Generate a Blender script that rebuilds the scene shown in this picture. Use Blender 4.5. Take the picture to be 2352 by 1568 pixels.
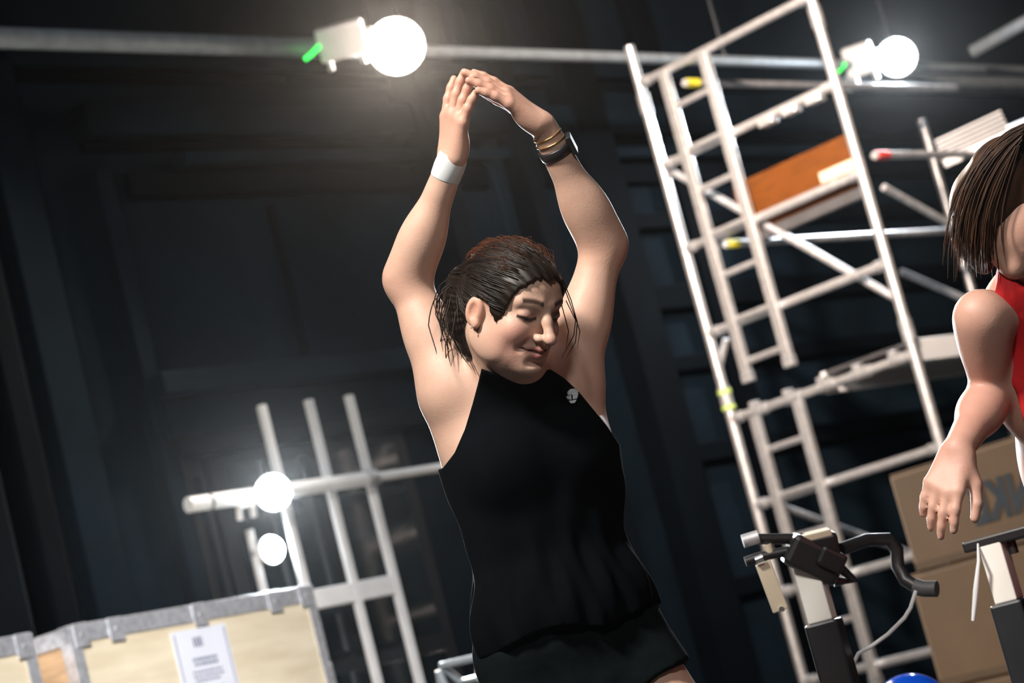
import bpy, bmesh, math, random
import numpy as np
from mathutils import Vector, Matrix

random.seed(4)
rng = np.random.default_rng(7)
for o in list(bpy.data.objects):
    bpy.data.objects.remove(o)
scene = bpy.context.scene
COL = scene.collection

# ---------------------------------------------------------------- camera
FPX = 5200.0
PITCH, ROLL, YAW = [math.radians(a) for a in (8.97, 14.66, 44.08)]
EYE = np.array([0, 0, .82])
Fw = np.array([0, math.cos(PITCH), math.sin(PITCH)])
U0 = np.array([0, -math.sin(PITCH), math.cos(PITCH)])
R0 = np.array([1., 0, 0])
Rt = math.cos(ROLL) * R0 - math.sin(ROLL) * U0      # picture right
Dn = -math.sin(ROLL) * R0 - math.cos(ROLL) * U0     # picture down
cam = bpy.data.cameras.new('camera')
camo = bpy.data.objects.new('camera', cam)
COL.objects.link(camo)
cam.sensor_width = 36
cam.lens = FPX / 2352 * 36
cam.clip_end = 200
camo.matrix_world = Matrix(((Rt[0], -Dn[0], -Fw[0], EYE[0]), (Rt[1], -Dn[1], -Fw[1], EYE[1]),
                            (Rt[2], -Dn[2], -Fw[2], EYE[2]), (0, 0, 0, 1)))
cam.dof.use_dof = True
cam.dof.focus_distance = 4.15
cam.dof.aperture_fstop = 4.6
scene.camera = camo

# ---------------------------------------------------------------- world, exposure, added lights
scene.view_settings.view_transform = 'Standard'
scene.view_settings.look = 'None'
scene.view_settings.exposure = 0.0
scene.view_settings.gamma = 1.0
scene.view_settings.use_curve_mapping = False
world = bpy.data.worlds.new('hall_ambience')
scene.world = world
world.use_nodes = True
world.node_tree.nodes['Background'].inputs[0].default_value = (.42, .60, .80, 1)
world.node_tree.nodes['Background'].inputs[1].default_value = 0.07

# thin haze added to make glow round the lamps, in place of lens glare
vol = world.node_tree.nodes.new('ShaderNodeVolumeScatter')
vol.inputs['Density'].default_value = .00018
vol.inputs['Anisotropy'].default_value = .94
world.node_tree.links.new(vol.outputs[0], world.node_tree.nodes['World Output'].inputs['Volume'])


def area_light(name, loc, target, size, power, col, spread=180):
    l = bpy.data.lights.new(name, 'AREA')
    l.shape = 'DISK'
    l.size = size
    l.energy = power
    l.color = col
    l.spread = math.radians(spread)
    o = bpy.data.objects.new(name, l)
    o.location = loc
    d = Vector(target) - Vector(loc)
    o.rotation_euler = d.to_track_quat('-Z', 'Y').to_euler()
    COL.objects.link(o)
    return o


area_light('added_overhead_fill', (0, 4, 6.9), (0, 4, 0), 7.0, 60, (.70, .86, 1))  # unseen overhead fill added in place of ambient light
# unseen front key, then fill and narrow spots added to brighten posts, crates, scaffold
area_light('unseen_key_front', (-1.7, 1.4, 5.0), (0, 4.2, 1.5), .7, 205, (1, .91, .82), 120)
area_light('added_fill_side', (.2, -1.0, 4.4), (.7, 4.8, 1.0), .6, 50, (1, .95, .90), 120)
area_light('added_spot_crates', (-1.0, 2.6, 4.8), (-1.5, 9.0, 1.2), .4, 19, (.98, .97, 1), 30)
area_light('added_spot_scaffold', (.25, 6.6, 5.4), (1.75, 12.2, 3.3), .3, 125, (1, .80, .66), 50)


# ---------------------------------------------------------------- camera helpers (pixel -> direction)
def ray(px, py):
    return Fw + (px - 1176) / FPX * Rt + (py - 784) / FPX * Dn


def P(px, py, z):
    return EYE + ray(px, py) * z


def project(pts):
    d = np.asarray(pts) - EYE
    z = d @ Fw
    return 1176 + FPX * (d @ Rt) / z, 784 + FPX * (d @ Dn) / z


XW = np.array([math.sin(YAW), math.cos(YAW), 0])    # along the back wall
YW = np.array([-math.cos(YAW), math.sin(YAW), 0])   # into the back wall
ZW = np.array([0, 0, 1.])


def W(s, t, h):
    return XW * s + YW * t + ZW * h


def on_t(px, py, t):            # pixel seen on the plane parallel to the back wall at depth t -> (s, h)
    r = ray(px, py)
    q = EYE + r * ((t - EYE @ YW) / (r @ YW))
    return q @ XW, q[2]


def on_s(px, py, s):            # pixel seen on the cross plane at s -> (t, h)
    r = ray(px, py)
    q = EYE + r * ((s - EYE @ XW) / (r @ XW))
    return q @ YW, q[2]


# ---------------------------------------------------------------- materials
MATS = {}


def mat(name, col, rough=.6, metal=0., var=.15, scale=8., bump=0., bscale=60., emit=None, spec=.5, stretch=None, col2=None):
    if name in MATS:
        return MATS[name]
    m = bpy.data.materials.new(name)
    m.use_nodes = True
    nt = m.node_tree
    b = nt.nodes['Principled BSDF']
    b.inputs['Roughness'].default_value = rough
    b.inputs['Metallic'].default_value = metal
    b.inputs['Specular IOR Level'].default_value = spec
    tc = nt.nodes.new('ShaderNodeTexCoord')
    src = tc.outputs['Object']
    if stretch:
        mp = nt.nodes.new('ShaderNodeMapping')
        mp.inputs['Scale'].default_value = stretch
        nt.links.new(src, mp.inputs[0])
        src = mp.outputs[0]
    n = nt.nodes.new('ShaderNodeTexNoise')
    n.inputs['Scale'].default_value = scale
    n.inputs['Detail'].default_value = 5
    nt.links.new(src, n.inputs['Vector'])
    r = nt.nodes.new('ShaderNodeValToRGB')
    c1 = [min(1, max(0, c * (1 - var))) for c in col]
    c2 = list(col2) if col2 else [min(1, c * (1 + var)) for c in col]
    r.color_ramp.elements[0].position = .32
    r.color_ramp.elements[1].position = .68
    r.color_ramp.elements[0].color = (*c1, 1)
    r.color_ramp.elements[1].color = (*c2, 1)
    nt.links.new(n.outputs['Fac'], r.inputs[0])
    nt.links.new(r.outputs[0], b.inputs['Base Color'])
    if bump:
        n2 = nt.nodes.new('ShaderNodeTexNoise')
        n2.inputs['Scale'].default_value = bscale
        n2.inputs['Detail'].default_value = 4
        nt.links.new(src, n2.inputs['Vector'])
        bp = nt.nodes.new('ShaderNodeBump')
        bp.inputs['Strength'].default_value = bump
        bp.inputs['Distance'].default_value = .01
        nt.links.new(n2.outputs['Fac'], bp.inputs['Height'])
        nt.links.new(bp.outputs[0], b.inputs['Normal'])
    if emit:
        b.inputs['Emission Color'].default_value = (*emit[0], 1)
        b.inputs['Emission Strength'].default_value = emit[1]
    MATS[name] = m
    return m


mat('wall_paint', (.0040, .0092, .0150), .8, var=.35, scale=1.6, bump=.12, bscale=25, spec=.04)
mat('wall_dark', (.0010, .0024, .0044), .8, var=.3, scale=3, spec=.04)
mat('floor_rubber', (.03, .031, .033), .7, var=.3, scale=20, bump=.2)
mat('ceiling_black', (.012, .013, .016), .8)
mat('aluminium', (.78, .78, .79), .38, metal=.75, var=.12, scale=30, bump=.05)
mat('alu_dull', (.50, .51, .53), .5, metal=.6, var=.2, scale=25)
mat('tube_grey', (.34, .39, .43), .5, metal=.3, var=.15, scale=12)
mat('steel_zinc', (.66, .68, .72), .38, metal=.55, var=.2, scale=40)
mat('white_paint', (.80, .82, .84), .42, var=.06, scale=10)
mat('plywood', (.80, .68, .47), .62, var=.10, scale=3.2, stretch=(1, 1, 5), bump=.05, col2=(.88, .78, .58))
mat('plywood_edge', (.56, .38, .22), .7, var=.25, scale=4, stretch=(1, 1, 9))
mat('paper', (.80, .83, .90), .7, var=.03)
mat('paper_ink', (.16, .18, .27), .8)
mat('cardboard', (.175, .100, .048), .8, var=.07, scale=5, bump=.05, bscale=120)
mat('cardboard_fold', (.13, .075, .036), .85, var=.1)
mat('print_black', (.03, .032, .036), .7)
mat('orange_ply', (.115, .034, .003), .7, spec=.15, var=.18, scale=6, stretch=(1, 1, 4))
mat('grey_dark', (.06, .06, .065), .6)
mat('yellow_plastic', (.75, .66, .05), .45)
mat('red_plastic', (.62, .05, .04), .45)
mat('lime_plastic', (.55, .75, .2), .45)
mat('blue_plastic', (.02, .10, .55), .4)
mat('blue_glossy', (.005, .07, .55), .12, var=.2, scale=3, bump=.25, bscale=9)
mat('black_plastic', (.012, .012, .014), .42, var=.2)
mat('black_steel', (.022, .026, .032), .38, metal=.3, var=.2)
mat('post_white', (.78, .80, .76), .42, var=.05)
mat('cream_strap', (.56, .50, .38), .6, var=.1)
mat('glass_dark', (.012, .018, .022), .07, var=.5, scale=3, bump=.03, bscale=7, spec=.8)
mat('door_black', (.004, .007, .011), .6, var=.25)
mat('lamp_warm', (1, .9, .8), .3, emit=((1, .90, .78), 60))
mat('lamp_cool', (1, 1, 1), .3, emit=((.92, .97, 1), 60))
mat('led_green', (.05, .9, .15), .3, emit=((.03, 1, .10), 2.2))
mat('lamp_body', (.86, .87, .88), .45, var=.04)
mat('shirt_black', (.0010, .0018, .0027), .9, var=.2, scale=20, bump=.25, bscale=14, spec=.05)
mat('shorts_black', (.0036, .0062, .0070), .9, var=.2, scale=30, bump=.2, bscale=25, spec=.06)
mat('red_cloth', (.60, .008, .012), .75, var=.12, scale=20, bump=.2, bscale=18)
mat('logo_grey', (.50, .55, .60), .6, var=.1)
mat('hair_dark', (.0085, .0048, .0032), .48, var=.5, scale=40, stretch=(1, 1, .3), spec=.3)
mat('hair_brown', (.045, .019, .009), .45, var=.5, scale=30, stretch=(1, 1, .25), spec=.35)
mat('gold', (.9, .65, .25), .25, metal=1)
mat('silver', (.8, .8, .82), .25, metal=1)
mat('wrap_white', (.62, .66, .68), .8, var=.08)
mat('shoe_cloth', (.05, .05, .055), .7)
mat('lash', (.02, .012, .01), .7)


def skin_material(name, tint):
    m = bpy.data.materials.new(name)
    m.use_nodes = True
    nt = m.node_tree
    b = nt.nodes['Principled BSDF']
    at = nt.nodes.new('ShaderNodeAttribute')
    at.attribute_name = 'pigment'
    n = nt.nodes.new('ShaderNodeTexNoise')
    n.inputs['Scale'].default_value = 35
    n.inputs['Detail'].default_value = 6
    tc = nt.nodes.new('ShaderNodeTexCoord')
    nt.links.new(tc.outputs['Object'], n.inputs['Vector'])
    mx = nt.nodes.new('ShaderNodeMix')
    mx.data_type = 'RGBA'
    mx.blend_type = 'MULTIPLY'
    mx.inputs['Factor'].default_value = .35
    rp = nt.nodes.new('ShaderNodeValToRGB')
    rp.color_ramp.elements[0].position = .3
    rp.color_ramp.elements[1].position = .7
    rp.color_ramp.elements[0].color = (.82, .70, .66, 1)
    rp.color_ramp.elements[1].color = (1, 1, 1, 1)
    nt.links.new(n.outputs['Fac'], rp.inputs[0])
    nt.links.new(at.outputs['Color'], mx.inputs['A'])
    nt.links.new(rp.outputs[0], mx.inputs['B'])
    nt.links.new(mx.outputs['Result'], b.inputs['Base Color'])
    b.inputs['Roughness'].default_value = .5
    b.inputs['Specular IOR Level'].default_value = .4
    b.inputs['Subsurface Weight'].default_value = .12
    b.inputs['Subsurface Radius'].default_value = (.012, .005, .003)
    b.inputs['Subsurface Scale'].default_value = 1.0
    n2 = nt.nodes.new('ShaderNodeTexNoise')
    n2.inputs['Scale'].default_value = 260
    nt.links.new(tc.outputs['Object'], n2.inputs['Vector'])
    bp = nt.nodes.new('ShaderNodeBump')
    bp.inputs['Strength'].default_value = .10
    bp.inputs['Distance'].default_value = .003
    nt.links.new(n2.outputs['Fac'], bp.inputs['Height'])
    nt.links.new(bp.outputs[0], b.inputs['Normal'])
    MATS[name] = m
    return m


skin_material('skin', None)

# ---------------------------------------------------------------- mesh helpers
ORG = {}        # object name -> world origin its mesh is measured from


def tag(o, label=None, cat=None, group=None, kind=None):
    if label:
        o['label'] = label
    if cat:
        o['category'] = cat
    if group:
        o['group'] = group
    if kind:
        o['kind'] = kind
    return o


def empty(name, loc, label, cat, group=None):
    o = bpy.data.objects.new(name, None)
    o.location = loc
    o.empty_display_size = .1
    COL.objects.link(o)
    ORG[o.name] = np.array(loc, float)
    return tag(o, label, cat, group)


def link_mesh(name, V, Fc, m, parent=None, smooth=False, mats=None):
    V = np.asarray(V, float)
    if parent is not None:
        org = ORG[parent.name]
    else:
        lo, hi = V.min(0), V.max(0)
        org = np.array([(lo[0] + hi[0]) / 2, (lo[1] + hi[1]) / 2, lo[2]])
    me = bpy.data.meshes.new(name)
    me.from_pydata((V - org).tolist(), [], [list(map(int, f)) for f in Fc] if not isinstance(Fc, np.ndarray) else Fc.tolist())
    me.materials.append(MATS[m])
    if smooth:
        me.polygons.foreach_set('use_smooth', [True] * len(me.polygons))
    me.update()
    o = bpy.data.objects.new(name, me)
    COL.objects.link(o)
    if parent is not None:
        o.parent = parent
    else:
        o.location = org
    ORG[o.name] = org
    return o


def frame_of(d):
    d = np.asarray(d, float)
    d = d / np.linalg.norm(d)
    u = np.array([0, 0, 1.]) if abs(d[2]) < .9 else np.array([1., 0, 0])
    a = np.cross(d, u)
    a /= np.linalg.norm(a)
    return a, np.cross(d, a), d


class MB:
    def __init__(self):
        self.v = []
        self.f = []

    def _add(self, V, Fc):
        n = len(self.v)
        self.v += [tuple(p) for p in V]
        self.f += [tuple(i + n for i in q) for q in Fc]
        return self

    def rbox(self, lo, hi, bev=0.0):            # box in room coordinates (s, t, h)
        return self.obox(W(*[(a + b) / 2 for a, b in zip(lo, hi)]), (XW, YW, ZW), [abs(b - a) / 2 for a, b in zip(lo, hi)], bev)

    def obox(self, c, ax, half, bev=0.0):
        c = np.asarray(c, float)
        bev = min(bev, min(half) * .45)
        if bev <= 0:
            pts = [c + ax[0] * sx * half[0] + ax[1] * sy * half[1] + ax[2] * sz * half[2]
                   for sx in (-1, 1) for sy in (-1, 1) for sz in (-1, 1)]
            return self._add(pts, [(0, 1, 3, 2), (4, 6, 7, 5), (0, 4, 5, 1), (2, 3, 7, 6), (0, 2, 6, 4), (1, 5, 7, 3)])
        bm = bmesh.new()
        bmesh.ops.create_cube(bm, size=2)
        for v in bm.verts:
            v.co = Vector((v.co.x * half[0], v.co.y * half[1], v.co.z * half[2]))
        bmesh.ops.bevel(bm, geom=bm.edges[:], offset=bev, segments=2, affect='EDGES', profile=.5)
        bm.verts.index_update()
        pts = [c + ax[0] * v.co.x + ax[1] * v.co.y + ax[2] * v.co.z for v in bm.verts]
        fs = [tuple(v.index for v in f.verts) for f in bm.faces]
        bm.free()
        return self._add(pts, fs)

    def tube(self, pts, r, n=12, caps=True):
        pts = [np.asarray(p, float) for p in pts]
        rs = r if isinstance(r, (list, tuple, np.ndarray)) else [r] * len(pts)
        V = []
        a0 = None
        for i, p in enumerate(pts):
            d = pts[min(i + 1, len(pts) - 1)] - pts[max(i - 1, 0)]
            d = d / (np.linalg.norm(d) + 1e-12)
            if a0 is None:
                a, b, _ = frame_of(d)
            else:
                a = a0 - d * (a0 @ d)
                a /= np.linalg.norm(a)
                b = np.cross(d, a)
            a0 = a
            for k in range(n):
                t = 2 * math.pi * k / n
                V.append(p + rs[i] * (math.cos(t) * a + math.sin(t) * b))
        Fc = []
        for i in range(len(pts) - 1):
            for k in range(n):
                k2 = (k + 1) % n
                Fc.append((i * n + k, i * n + k2, (i + 1) * n + k2, (i + 1) * n + k))
        if caps:
            Fc.append(tuple(range(n))[::-1])
            Fc.append(tuple((len(pts) - 1) * n + k for k in range(n)))
        return self._add(V, Fc)

    def lathe(self, c, axis, prof, n=24):       # prof: (radius, height along axis)
        a, b, d = frame_of(axis)
        c = np.asarray(c, float)
        V = []
        for r, h in prof:
            for k in range(n):
                t = 2 * math.pi * k / n
                V.append(c + d * h + r * (math.cos(t) * a + math.sin(t) * b))
        Fc = []
        for i in range(len(prof) - 1):
            for k in range(n):
                k2 = (k + 1) % n
                Fc.append((i * n + k, i * n + k2, (i + 1) * n + k2, (i + 1) * n + k))
        Fc.append(tuple(range(n))[::-1])
        Fc.append(tuple((len(prof) - 1) * n + k for k in range(n)))
        return self._add(V, Fc)

    def build(self, name, m, parent=None, smooth=False):
        return link_mesh(name, self.v, self.f, m, parent, smooth)


def smooth_by_angle(o, deg=35):
    me = o.data
    me.polygons.foreach_set('use_smooth', [True] * len(me.polygons))
    bm = bmesh.new()
    bm.from_mesh(me)
    lim = math.radians(deg)
    for e in bm.edges:
        if len(e.link_faces) == 2 and e.calc_face_angle(0) > lim:
            e.smooth = False
    bm.to_mesh(me)
    bm.free()
    return o


def tubeo(name, pts, r, m, parent=None, n=12):
    return smooth_by_angle(MB().tube(pts, r, n).build(name, m, parent), 50)


# ---------------------------------------------------------------- the hall
TW = 9.05                                           # front face of the back wall
s0, s1 = -2.0, 26.0
tag(MB().rbox((s0 - 8, TW, 0), (s1, TW + .3, 7.2)).build('wall_back', 'wall_paint'), kind='structure')
tag(MB().rbox((-14, -16, -.2), (s1, TW + .3, 0)).build('floor', 'floor_rubber'), kind='structure')
tag(MB().rbox((-14, -4, 7.2), (s1, TW + .3, 7.4)).build('ceiling', 'ceiling_black'), kind='structure')


def wall_piece(name, px_a, px_b, proud, m='wall_paint', smin=None, smax=None):
    sa, ha = on_t(*px_a, TW - proud)
    sb, hb = on_t(*px_b, TW - proud)
    lo_s, hi_s = min(sa, sb), max(sa, sb)
    if smin is not None:
        lo_s = smin
    if smax is not None:
        hi_s = smax
    o = MB().rbox((lo_s, TW - proud, min(ha, hb)), (hi_s, TW + .01, max(ha, hb)), .012).build(name, m)
    return tag(o, kind='structure')


k = 1
SR = 25.5
# long beams, mouldings and painted shadow bands of the black wall (read off the left half of the photograph)
for a, b, proud, m, lo, hi in (
        ((300, 122), (300, 152), .10, 'wall_paint', -9, SR),
        ((300, 158), (300, 188), .03, 'wall_dark', -9, SR),  # dark strip painted as the shadow band under the beam
        ((190, 230), (700, 306), .16, 'wall_paint', None, SR),
        ((190, 312), (700, 338), .05, 'wall_dark', None, SR),
        ((420, 344), (420, 376), .12, 'wall_paint', None, SR),
        ((290, 392), (700, 440), .05, 'wall_dark', None, SR)):  # dark strip painted as the shadow zone below the moulding
    if lo is None:
        lo = on_t(a[0], a[1], TW - proud)[0]
    wall_piece('trim_%d' % k, a, b, proud, m, lo, hi)
    k += 1
# jambs and stiles
for px, w, top, bot, proud, m in (
        (130, .22, 7.1, 0, .10, 'wall_paint'), (330, .10, 3.95, 0, .10, 'wall_paint'), (700, .05, 3.75, 2.9, .02, 'wall_dark'),
        (1130, .16, 7.1, 0, .24, 'wall_dark'), (1250, .10, 7.1, 0, .10, 'wall_paint'), (1330, .14, 7.1, 0, .2, 'wall_dark'),
        (1500, .30, 7.1, 0, .18, 'wall_dark'), (1680, .22, 7.1, 0, .10, 'wall_dark')):
    s_, _ = on_t(px, 784, TW - proud)
    tag(MB().rbox((s_ - w / 2, TW - proud, bot), (s_ + w / 2, TW + .01, top), .01).build('trim_%d' % k, m), kind='structure')
    k += 1
# rails between the stiles to the right of the standing person
for h, w in ((3.55, .1), (3.05, .16), (2.62, .1), (2.05, .12), (1.2, .12)):
    sa, _ = on_t(1420, 784, TW)
    tag(MB().rbox((sa, TW - .06, h - w / 2), (sa + 5, TW + .01, h + w / 2), .01).build('trim_%d' % k, 'wall_dark'), kind='structure')
    k += 1
# black pillar at the far left
sP, hP = on_t(20, 1200, 8.6)
tag(MB().rbox((sP - .55, 8.6, 0), (sP + .02, TW, 7.1), .02).build('trim_%d' % k, 'wall_dark'), kind='structure')
k += 1
sP2, _ = on_t(150, 1400, 8.85)
tag(MB().rbox((sP2 - .06, 8.85, 0), (sP2 + .08, TW, 7.1), .02).build('trim_%d' % k, 'wall_dark'), kind='structure')
k += 1
# ledge over the doors
sA, hA = on_t(372, 868, TW - .22)
sB, hB = on_t(985, 795, TW - .22)
hL = (hA + hB) / 2
tag(MB().rbox((sA, TW - .22, hL - .10), (sB + .6, TW + .01, hL + .02), .015).build('trim_%d' % k, 'wall_paint'), kind='structure')
k += 1
tag(MB().rbox((sA + .05, TW - .12, hL - .30), (sB + .6, TW + .01, hL - .101), .01).build('trim_%d' % k, 'wall_paint'), kind='structure')
k += 1
tag(MB().rbox((sA + .05, TW - .15, hL - .40), (sB + .6, TW + .01, hL - .301), .01).build('trim_%d' % k, 'wall_dark'), kind='structure')

# glazed double door with white bars below the ledge
sD0, _ = on_t(505, 1100, TW - .04)
sD1, _ = on_t(905, 1000, TW - .04)
hD = hL - .40
door = MB().rbox((sD0 - .06, TW - .05, .02), (sD1 + .06, TW, hD - .002), .006).build('door_1', 'door_black')
tag(door, 'dark glazed door with white vertical bars behind the bright lamp', kind='structure')
mid = [sD0, sD0 + (sD1 - sD0) * .5, sD1]
for i in range(2):
    for (z0, z1) in ((.12, 1.22), (1.32, hD - .06)):
        MB().rbox((mid[i] + .03, TW - .062, z0), (mid[i + 1] - .03, TW - .0502, z1), .003).build('pane', 'glass_dark', door)
# second, plain black leaf further left
sE0, hE = on_t(395, 960, TW - .05)
d2 = MB().rbox((sE0, TW - .045, .02), (sD0 - .09, TW, hD - .002), .006).build('door_2', 'door_black')
tag(d2, kind='structure')
MB().rbox((sE0 + .08, TW - .052, .2), (sD0 - .16, TW - .0452, hD - .1), .004).build('panel', 'wall_paint', d2)

# ---------------------------------------------------------------- white barred gate in front of the door
TG = TW - .30
gate_pts = [((600, 930), (700, 1390)), ((708, 918), (845, 1568)), ((800, 907), (955, 1568))]
gs = [on_t(*p[0], TG)[0] for p in gate_pts]
hg = np.mean([on_t(*p[0], TG)[1] for p in gate_pts])
gate = empty('bar_gate', W(gs[1], TG, 0), 'white metal gate of three upright bars standing before the dark glazed door', 'gate')
for s_ in gs:
    MB().rbox((s_ - .022, TG - .018, .0), (s_ + .022, TG + .018, hg), .006).build('upright_bar', 'white_paint', gate)
hc = np.mean([on_t(730, 1375, TG)[1], on_t(890, 1345, TG)[1]])
MB().rbox((gs[0] + .022, TG - .016, hc - .05), (gs[1] - .022, TG + .016, hc + .05), .008).build('cross_bar', 'white_paint', gate)
MB().rbox((gs[1] + .022, TG - .016, hc - .05), (gs[2] - .022, TG + .016, hc + .05), .008).build('cross_bar', 'white_paint', gate)
MB().rbox((gs[0] - .1, TG - .2, 0), (gs[2] + .1, TG + .15, .03), .008).build('foot_plate', 'white_paint', gate)

# pipe crossing in front of the gate, carrying the lamp
TP = TG - .085
sp0, hp0 = on_t(432, 1160, TP)
sp1, hp1 = on_t(850, 1098, TP)
sp2, hp2 = on_t(1010, 1073, TP)
hp = (hp0 + hp1 + hp2) / 3
pipe = empty('cross_pipe', W(sp0, TP, 0), 'white pipe crossing in front of the barred gate and carrying a lamp', 'pipe')
tubeo('sleeve', [W(sp0, TP, hp), W(sp1, TP, hp)], .038, 'white_paint', pipe, 20)
tubeo('collar', [W(sp1 - .03, TP, hp), W(sp1 + .03, TP, hp)], .043, 'alu_dull', pipe, 20)
tubeo('collar', [W(sp0 + .12, TP, hp), W(sp0 + .135, TP, hp)], .0395, 'grey_dark', pipe, 20)
tubeo('inner_tube', [W(sp1, TP, hp), W(sp2 + 1.1, TP, hp)], .024, 'white_paint', pipe, 16)
for s_ in gs[1:]:
    MB().rbox((s_ - .03, TP + .03, hp - .03), (s_ + .03, TG - .018, hp + .03), .004).build('clamp', 'alu_dull', pipe)


# ---------------------------------------------------------------- flood lamps
def flood_lamp(name, c, aim, label, lens_r, body, warm, pipe_h, mount, power, side=-1, green=True, spread=140, raise_=.0, ahead=.22):
    """c: lens centre; aim: direction of the beam; mount: height/axis of the pipe it is clamped to"""
    a = np.array(aim, float)
    a /= np.linalg.norm(a)
    lat = np.cross(a, ZW)
    lat /= np.linalg.norm(lat)
    up = np.cross(lat, a)
    base = np.array(c)
    e = empty(name, base + np.array([0, 0, -lens_r]), label, 'lamp', 'flood lamps')
    # bell-shaped head round the lens
    hd = MB().lathe(base - a * .15, a, [(lens_r * .45, 0), (lens_r * .62, .02), (lens_r * .8, .07), (lens_r * 1.03, .13), (lens_r * 1.06, .15)], 32)
    smooth_by_angle(hd.build('lamp_head', 'lamp_body', e), 40)
    ln = MB().lathe(base + a * .001, a, [(lens_r, 0), (lens_r * .96, lens_r * .16), (lens_r * .8, lens_r * .30), (lens_r * .5, lens_r * .40), (lens_r * .15, lens_r * .44)], 40)
    smooth_by_angle(ln.build('lens', 'lamp_warm' if warm else 'lamp_cool', e), 60)
    # driver box beside the head
    bc = base + a * ahead + side * lat * (lens_r + body[0] / 2 - .0) + up * raise_
    MB().obox(bc, (lat, a, up), (body[0] / 2, body[1] / 2, body[2] / 2), .014).build('driver_box', 'lamp_body', e)
    MB().obox(bc + side * -1 * lat * (body[0] / 2 + .015), (lat, a, up), (.03, .02, .03), .004).build('connector', 'lamp_body', e)
    # clamp feet
    for q in (-.35, .35):
        p0 = bc + lat * q * body[0] - up * body[2] / 2
        smooth_by_angle(MB().tube([p0 + up * .02, p0 - up * .05 - a * .03], .016, 8).build('clamp_foot', 'lamp_body', e), 40)
    if mount is not None:
        MB().obox((bc + mount) / 2, (lat, a, up), (.03, max(.03, abs((bc - mount) @ a) / 2), max(.03, abs((bc - mount) @ up) / 2)), .004).build('pipe_clamp', 'alu_dull', e)
    if green:
        g = bc + side * lat * (body[0] / 2 + .004) + a * .13
        tubeo('indicator_light', [g - side * lat * .02 + up * .02 + a * .03, g + side * lat * .03 - up * .012 + a * .02, g + side * lat * .07 - up * .03 + a * .012], .013, 'led_green', e, 8)
    l = bpy.data.lights.new(name + '_beam', 'AREA')
    l.shape = 'DISK'
    l.size = lens_r * 1.6
    l.energy = power
    l.color = (1, .86, .72) if warm else (.86, .94, 1)
    l.spread = math.radians(spread)
    lo = bpy.data.objects.new(name + '_beam', l)
    lo.location = Vector(base + a * (lens_r * .5 + .02)) - e.location
    lo.rotation_euler = Vector(a).to_track_quat('-Z', 'Y').to_euler()
    lo.parent = e
    COL.objects.link(lo)
    return e


TPIPE = 8.22
sl1, hl1 = on_t(910, 106, TPIPE - .12)
sl2, hl2 = on_t(2060, 131, TPIPE - .12)
sq0, hq0 = on_t(0, 95, TPIPE)
sq1, hq1 = on_t(1300, 122, TPIPE)
hq = (hq0 + hq1) / 2
cp = empty('lighting_pipe', W(sq0 - 1.5, TPIPE, 0), 'long grey pipe running under the ceiling and carrying the warm lamp', 'pipe')
cp.location = W(sq0 - 1.5, TPIPE, hq)
ORG[cp.name] = np.array(cp.location)
tubeo('tube', [W(sq0 - 1.5, TPIPE, hq), W(sq0 + 2.35, TPIPE, hq)], .050, 'tube_grey', cp, 20)
tubeo('tube', [W(sq0 + 2.35, TPIPE, hq), W(sl2 + 6, TPIPE, hq)], .033, 'tube_grey', cp, 18)
for q in (-1.3, 5.2, 9.5):
    tubeo('drop_rod', [W(sq0 + q, TPIPE, hq), W(sq0 + q, TPIPE, 7.18)], .012, 'black_steel', cp, 8)
flood_lamp('flood_lamp', W(sl1, TPIPE - .12, hl1), -ray(910, 105) + np.array([.0, 0, -.12]), 'large warm white flood lamp glaring on the ceiling pipe above the raised hands',
           .14, (.25, .14, .17), True, hq, W(sl1 - .33, TPIPE, hq), 320, raise_=.12, side=1 if np.cross(-ray(910, 105), ZW) @ Rt < 0 else -1)
flood_lamp('flood_lamp', W(sl2, TPIPE - .12, hl2), -ray(2060, 131) + np.array([-.1, 0, -.1]), 'cool white flood lamp on the ceiling pipe right of the scaffold top',
           .12, (.19, .14, .20), False, hq, W(sl2 - .26, TPIPE, hq), 160, raise_=.08, side=1 if np.cross(-ray(2060, 131), ZW) @ Rt < 0 else -1)
# second, thicker pipe to the right of the scaffold
sr0, hr0 = on_t(1955, 192, TPIPE + .3)
sr1, hr1 = on_t(2352, 196, TPIPE + .3)
hr = (hr0 + hr1) / 2
c2 = empty('lighting_pipe', W(sr0, TPIPE + .3, hr), 'thick pale pipe below the cool lamp, ending at the scaffold post', 'pipe')
tubeo('tube', [W(sr0, TPIPE + .3, hr), W(sr1 + 2, TPIPE + .3, hr)], .068, 'tube_grey', c2, 20)
for q in (.6, 3.2):
    tubeo('drop_rod', [W(sr0 + q, TPIPE + .3, hr), W(sr0 + q, TPIPE + .3, 7.18)], .012, 'black_steel', c2, 8)
# dim slanting strut in the upper right corner
tag(tubeo('roof_strut', [P(2235, 118, 15.5), P(2420, 15, 15.0)], .045, 'tube_grey'), 'dim grey strut slanting up in the top right corner', 'strut')

# lamp in front of the gate and the made-up one imitating its reflection
sl3, hl3 = on_t(628, 1130, TP - .10)
flood_lamp('flood_lamp', W(sl3, TP - .10, hl3), -ray(628, 1130) + np.array([.25, 0, .0]), 'dazzling cool white lamp clamped to the white pipe before the gate',
           .085, (.10, .08, .09), False, hp, W(sl3 + .1, TP, hp), 170, ahead=-.06, side=-1 if np.cross(-ray(628, 1130), ZW) @ Rt > 0 else 1, green=False)
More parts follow.
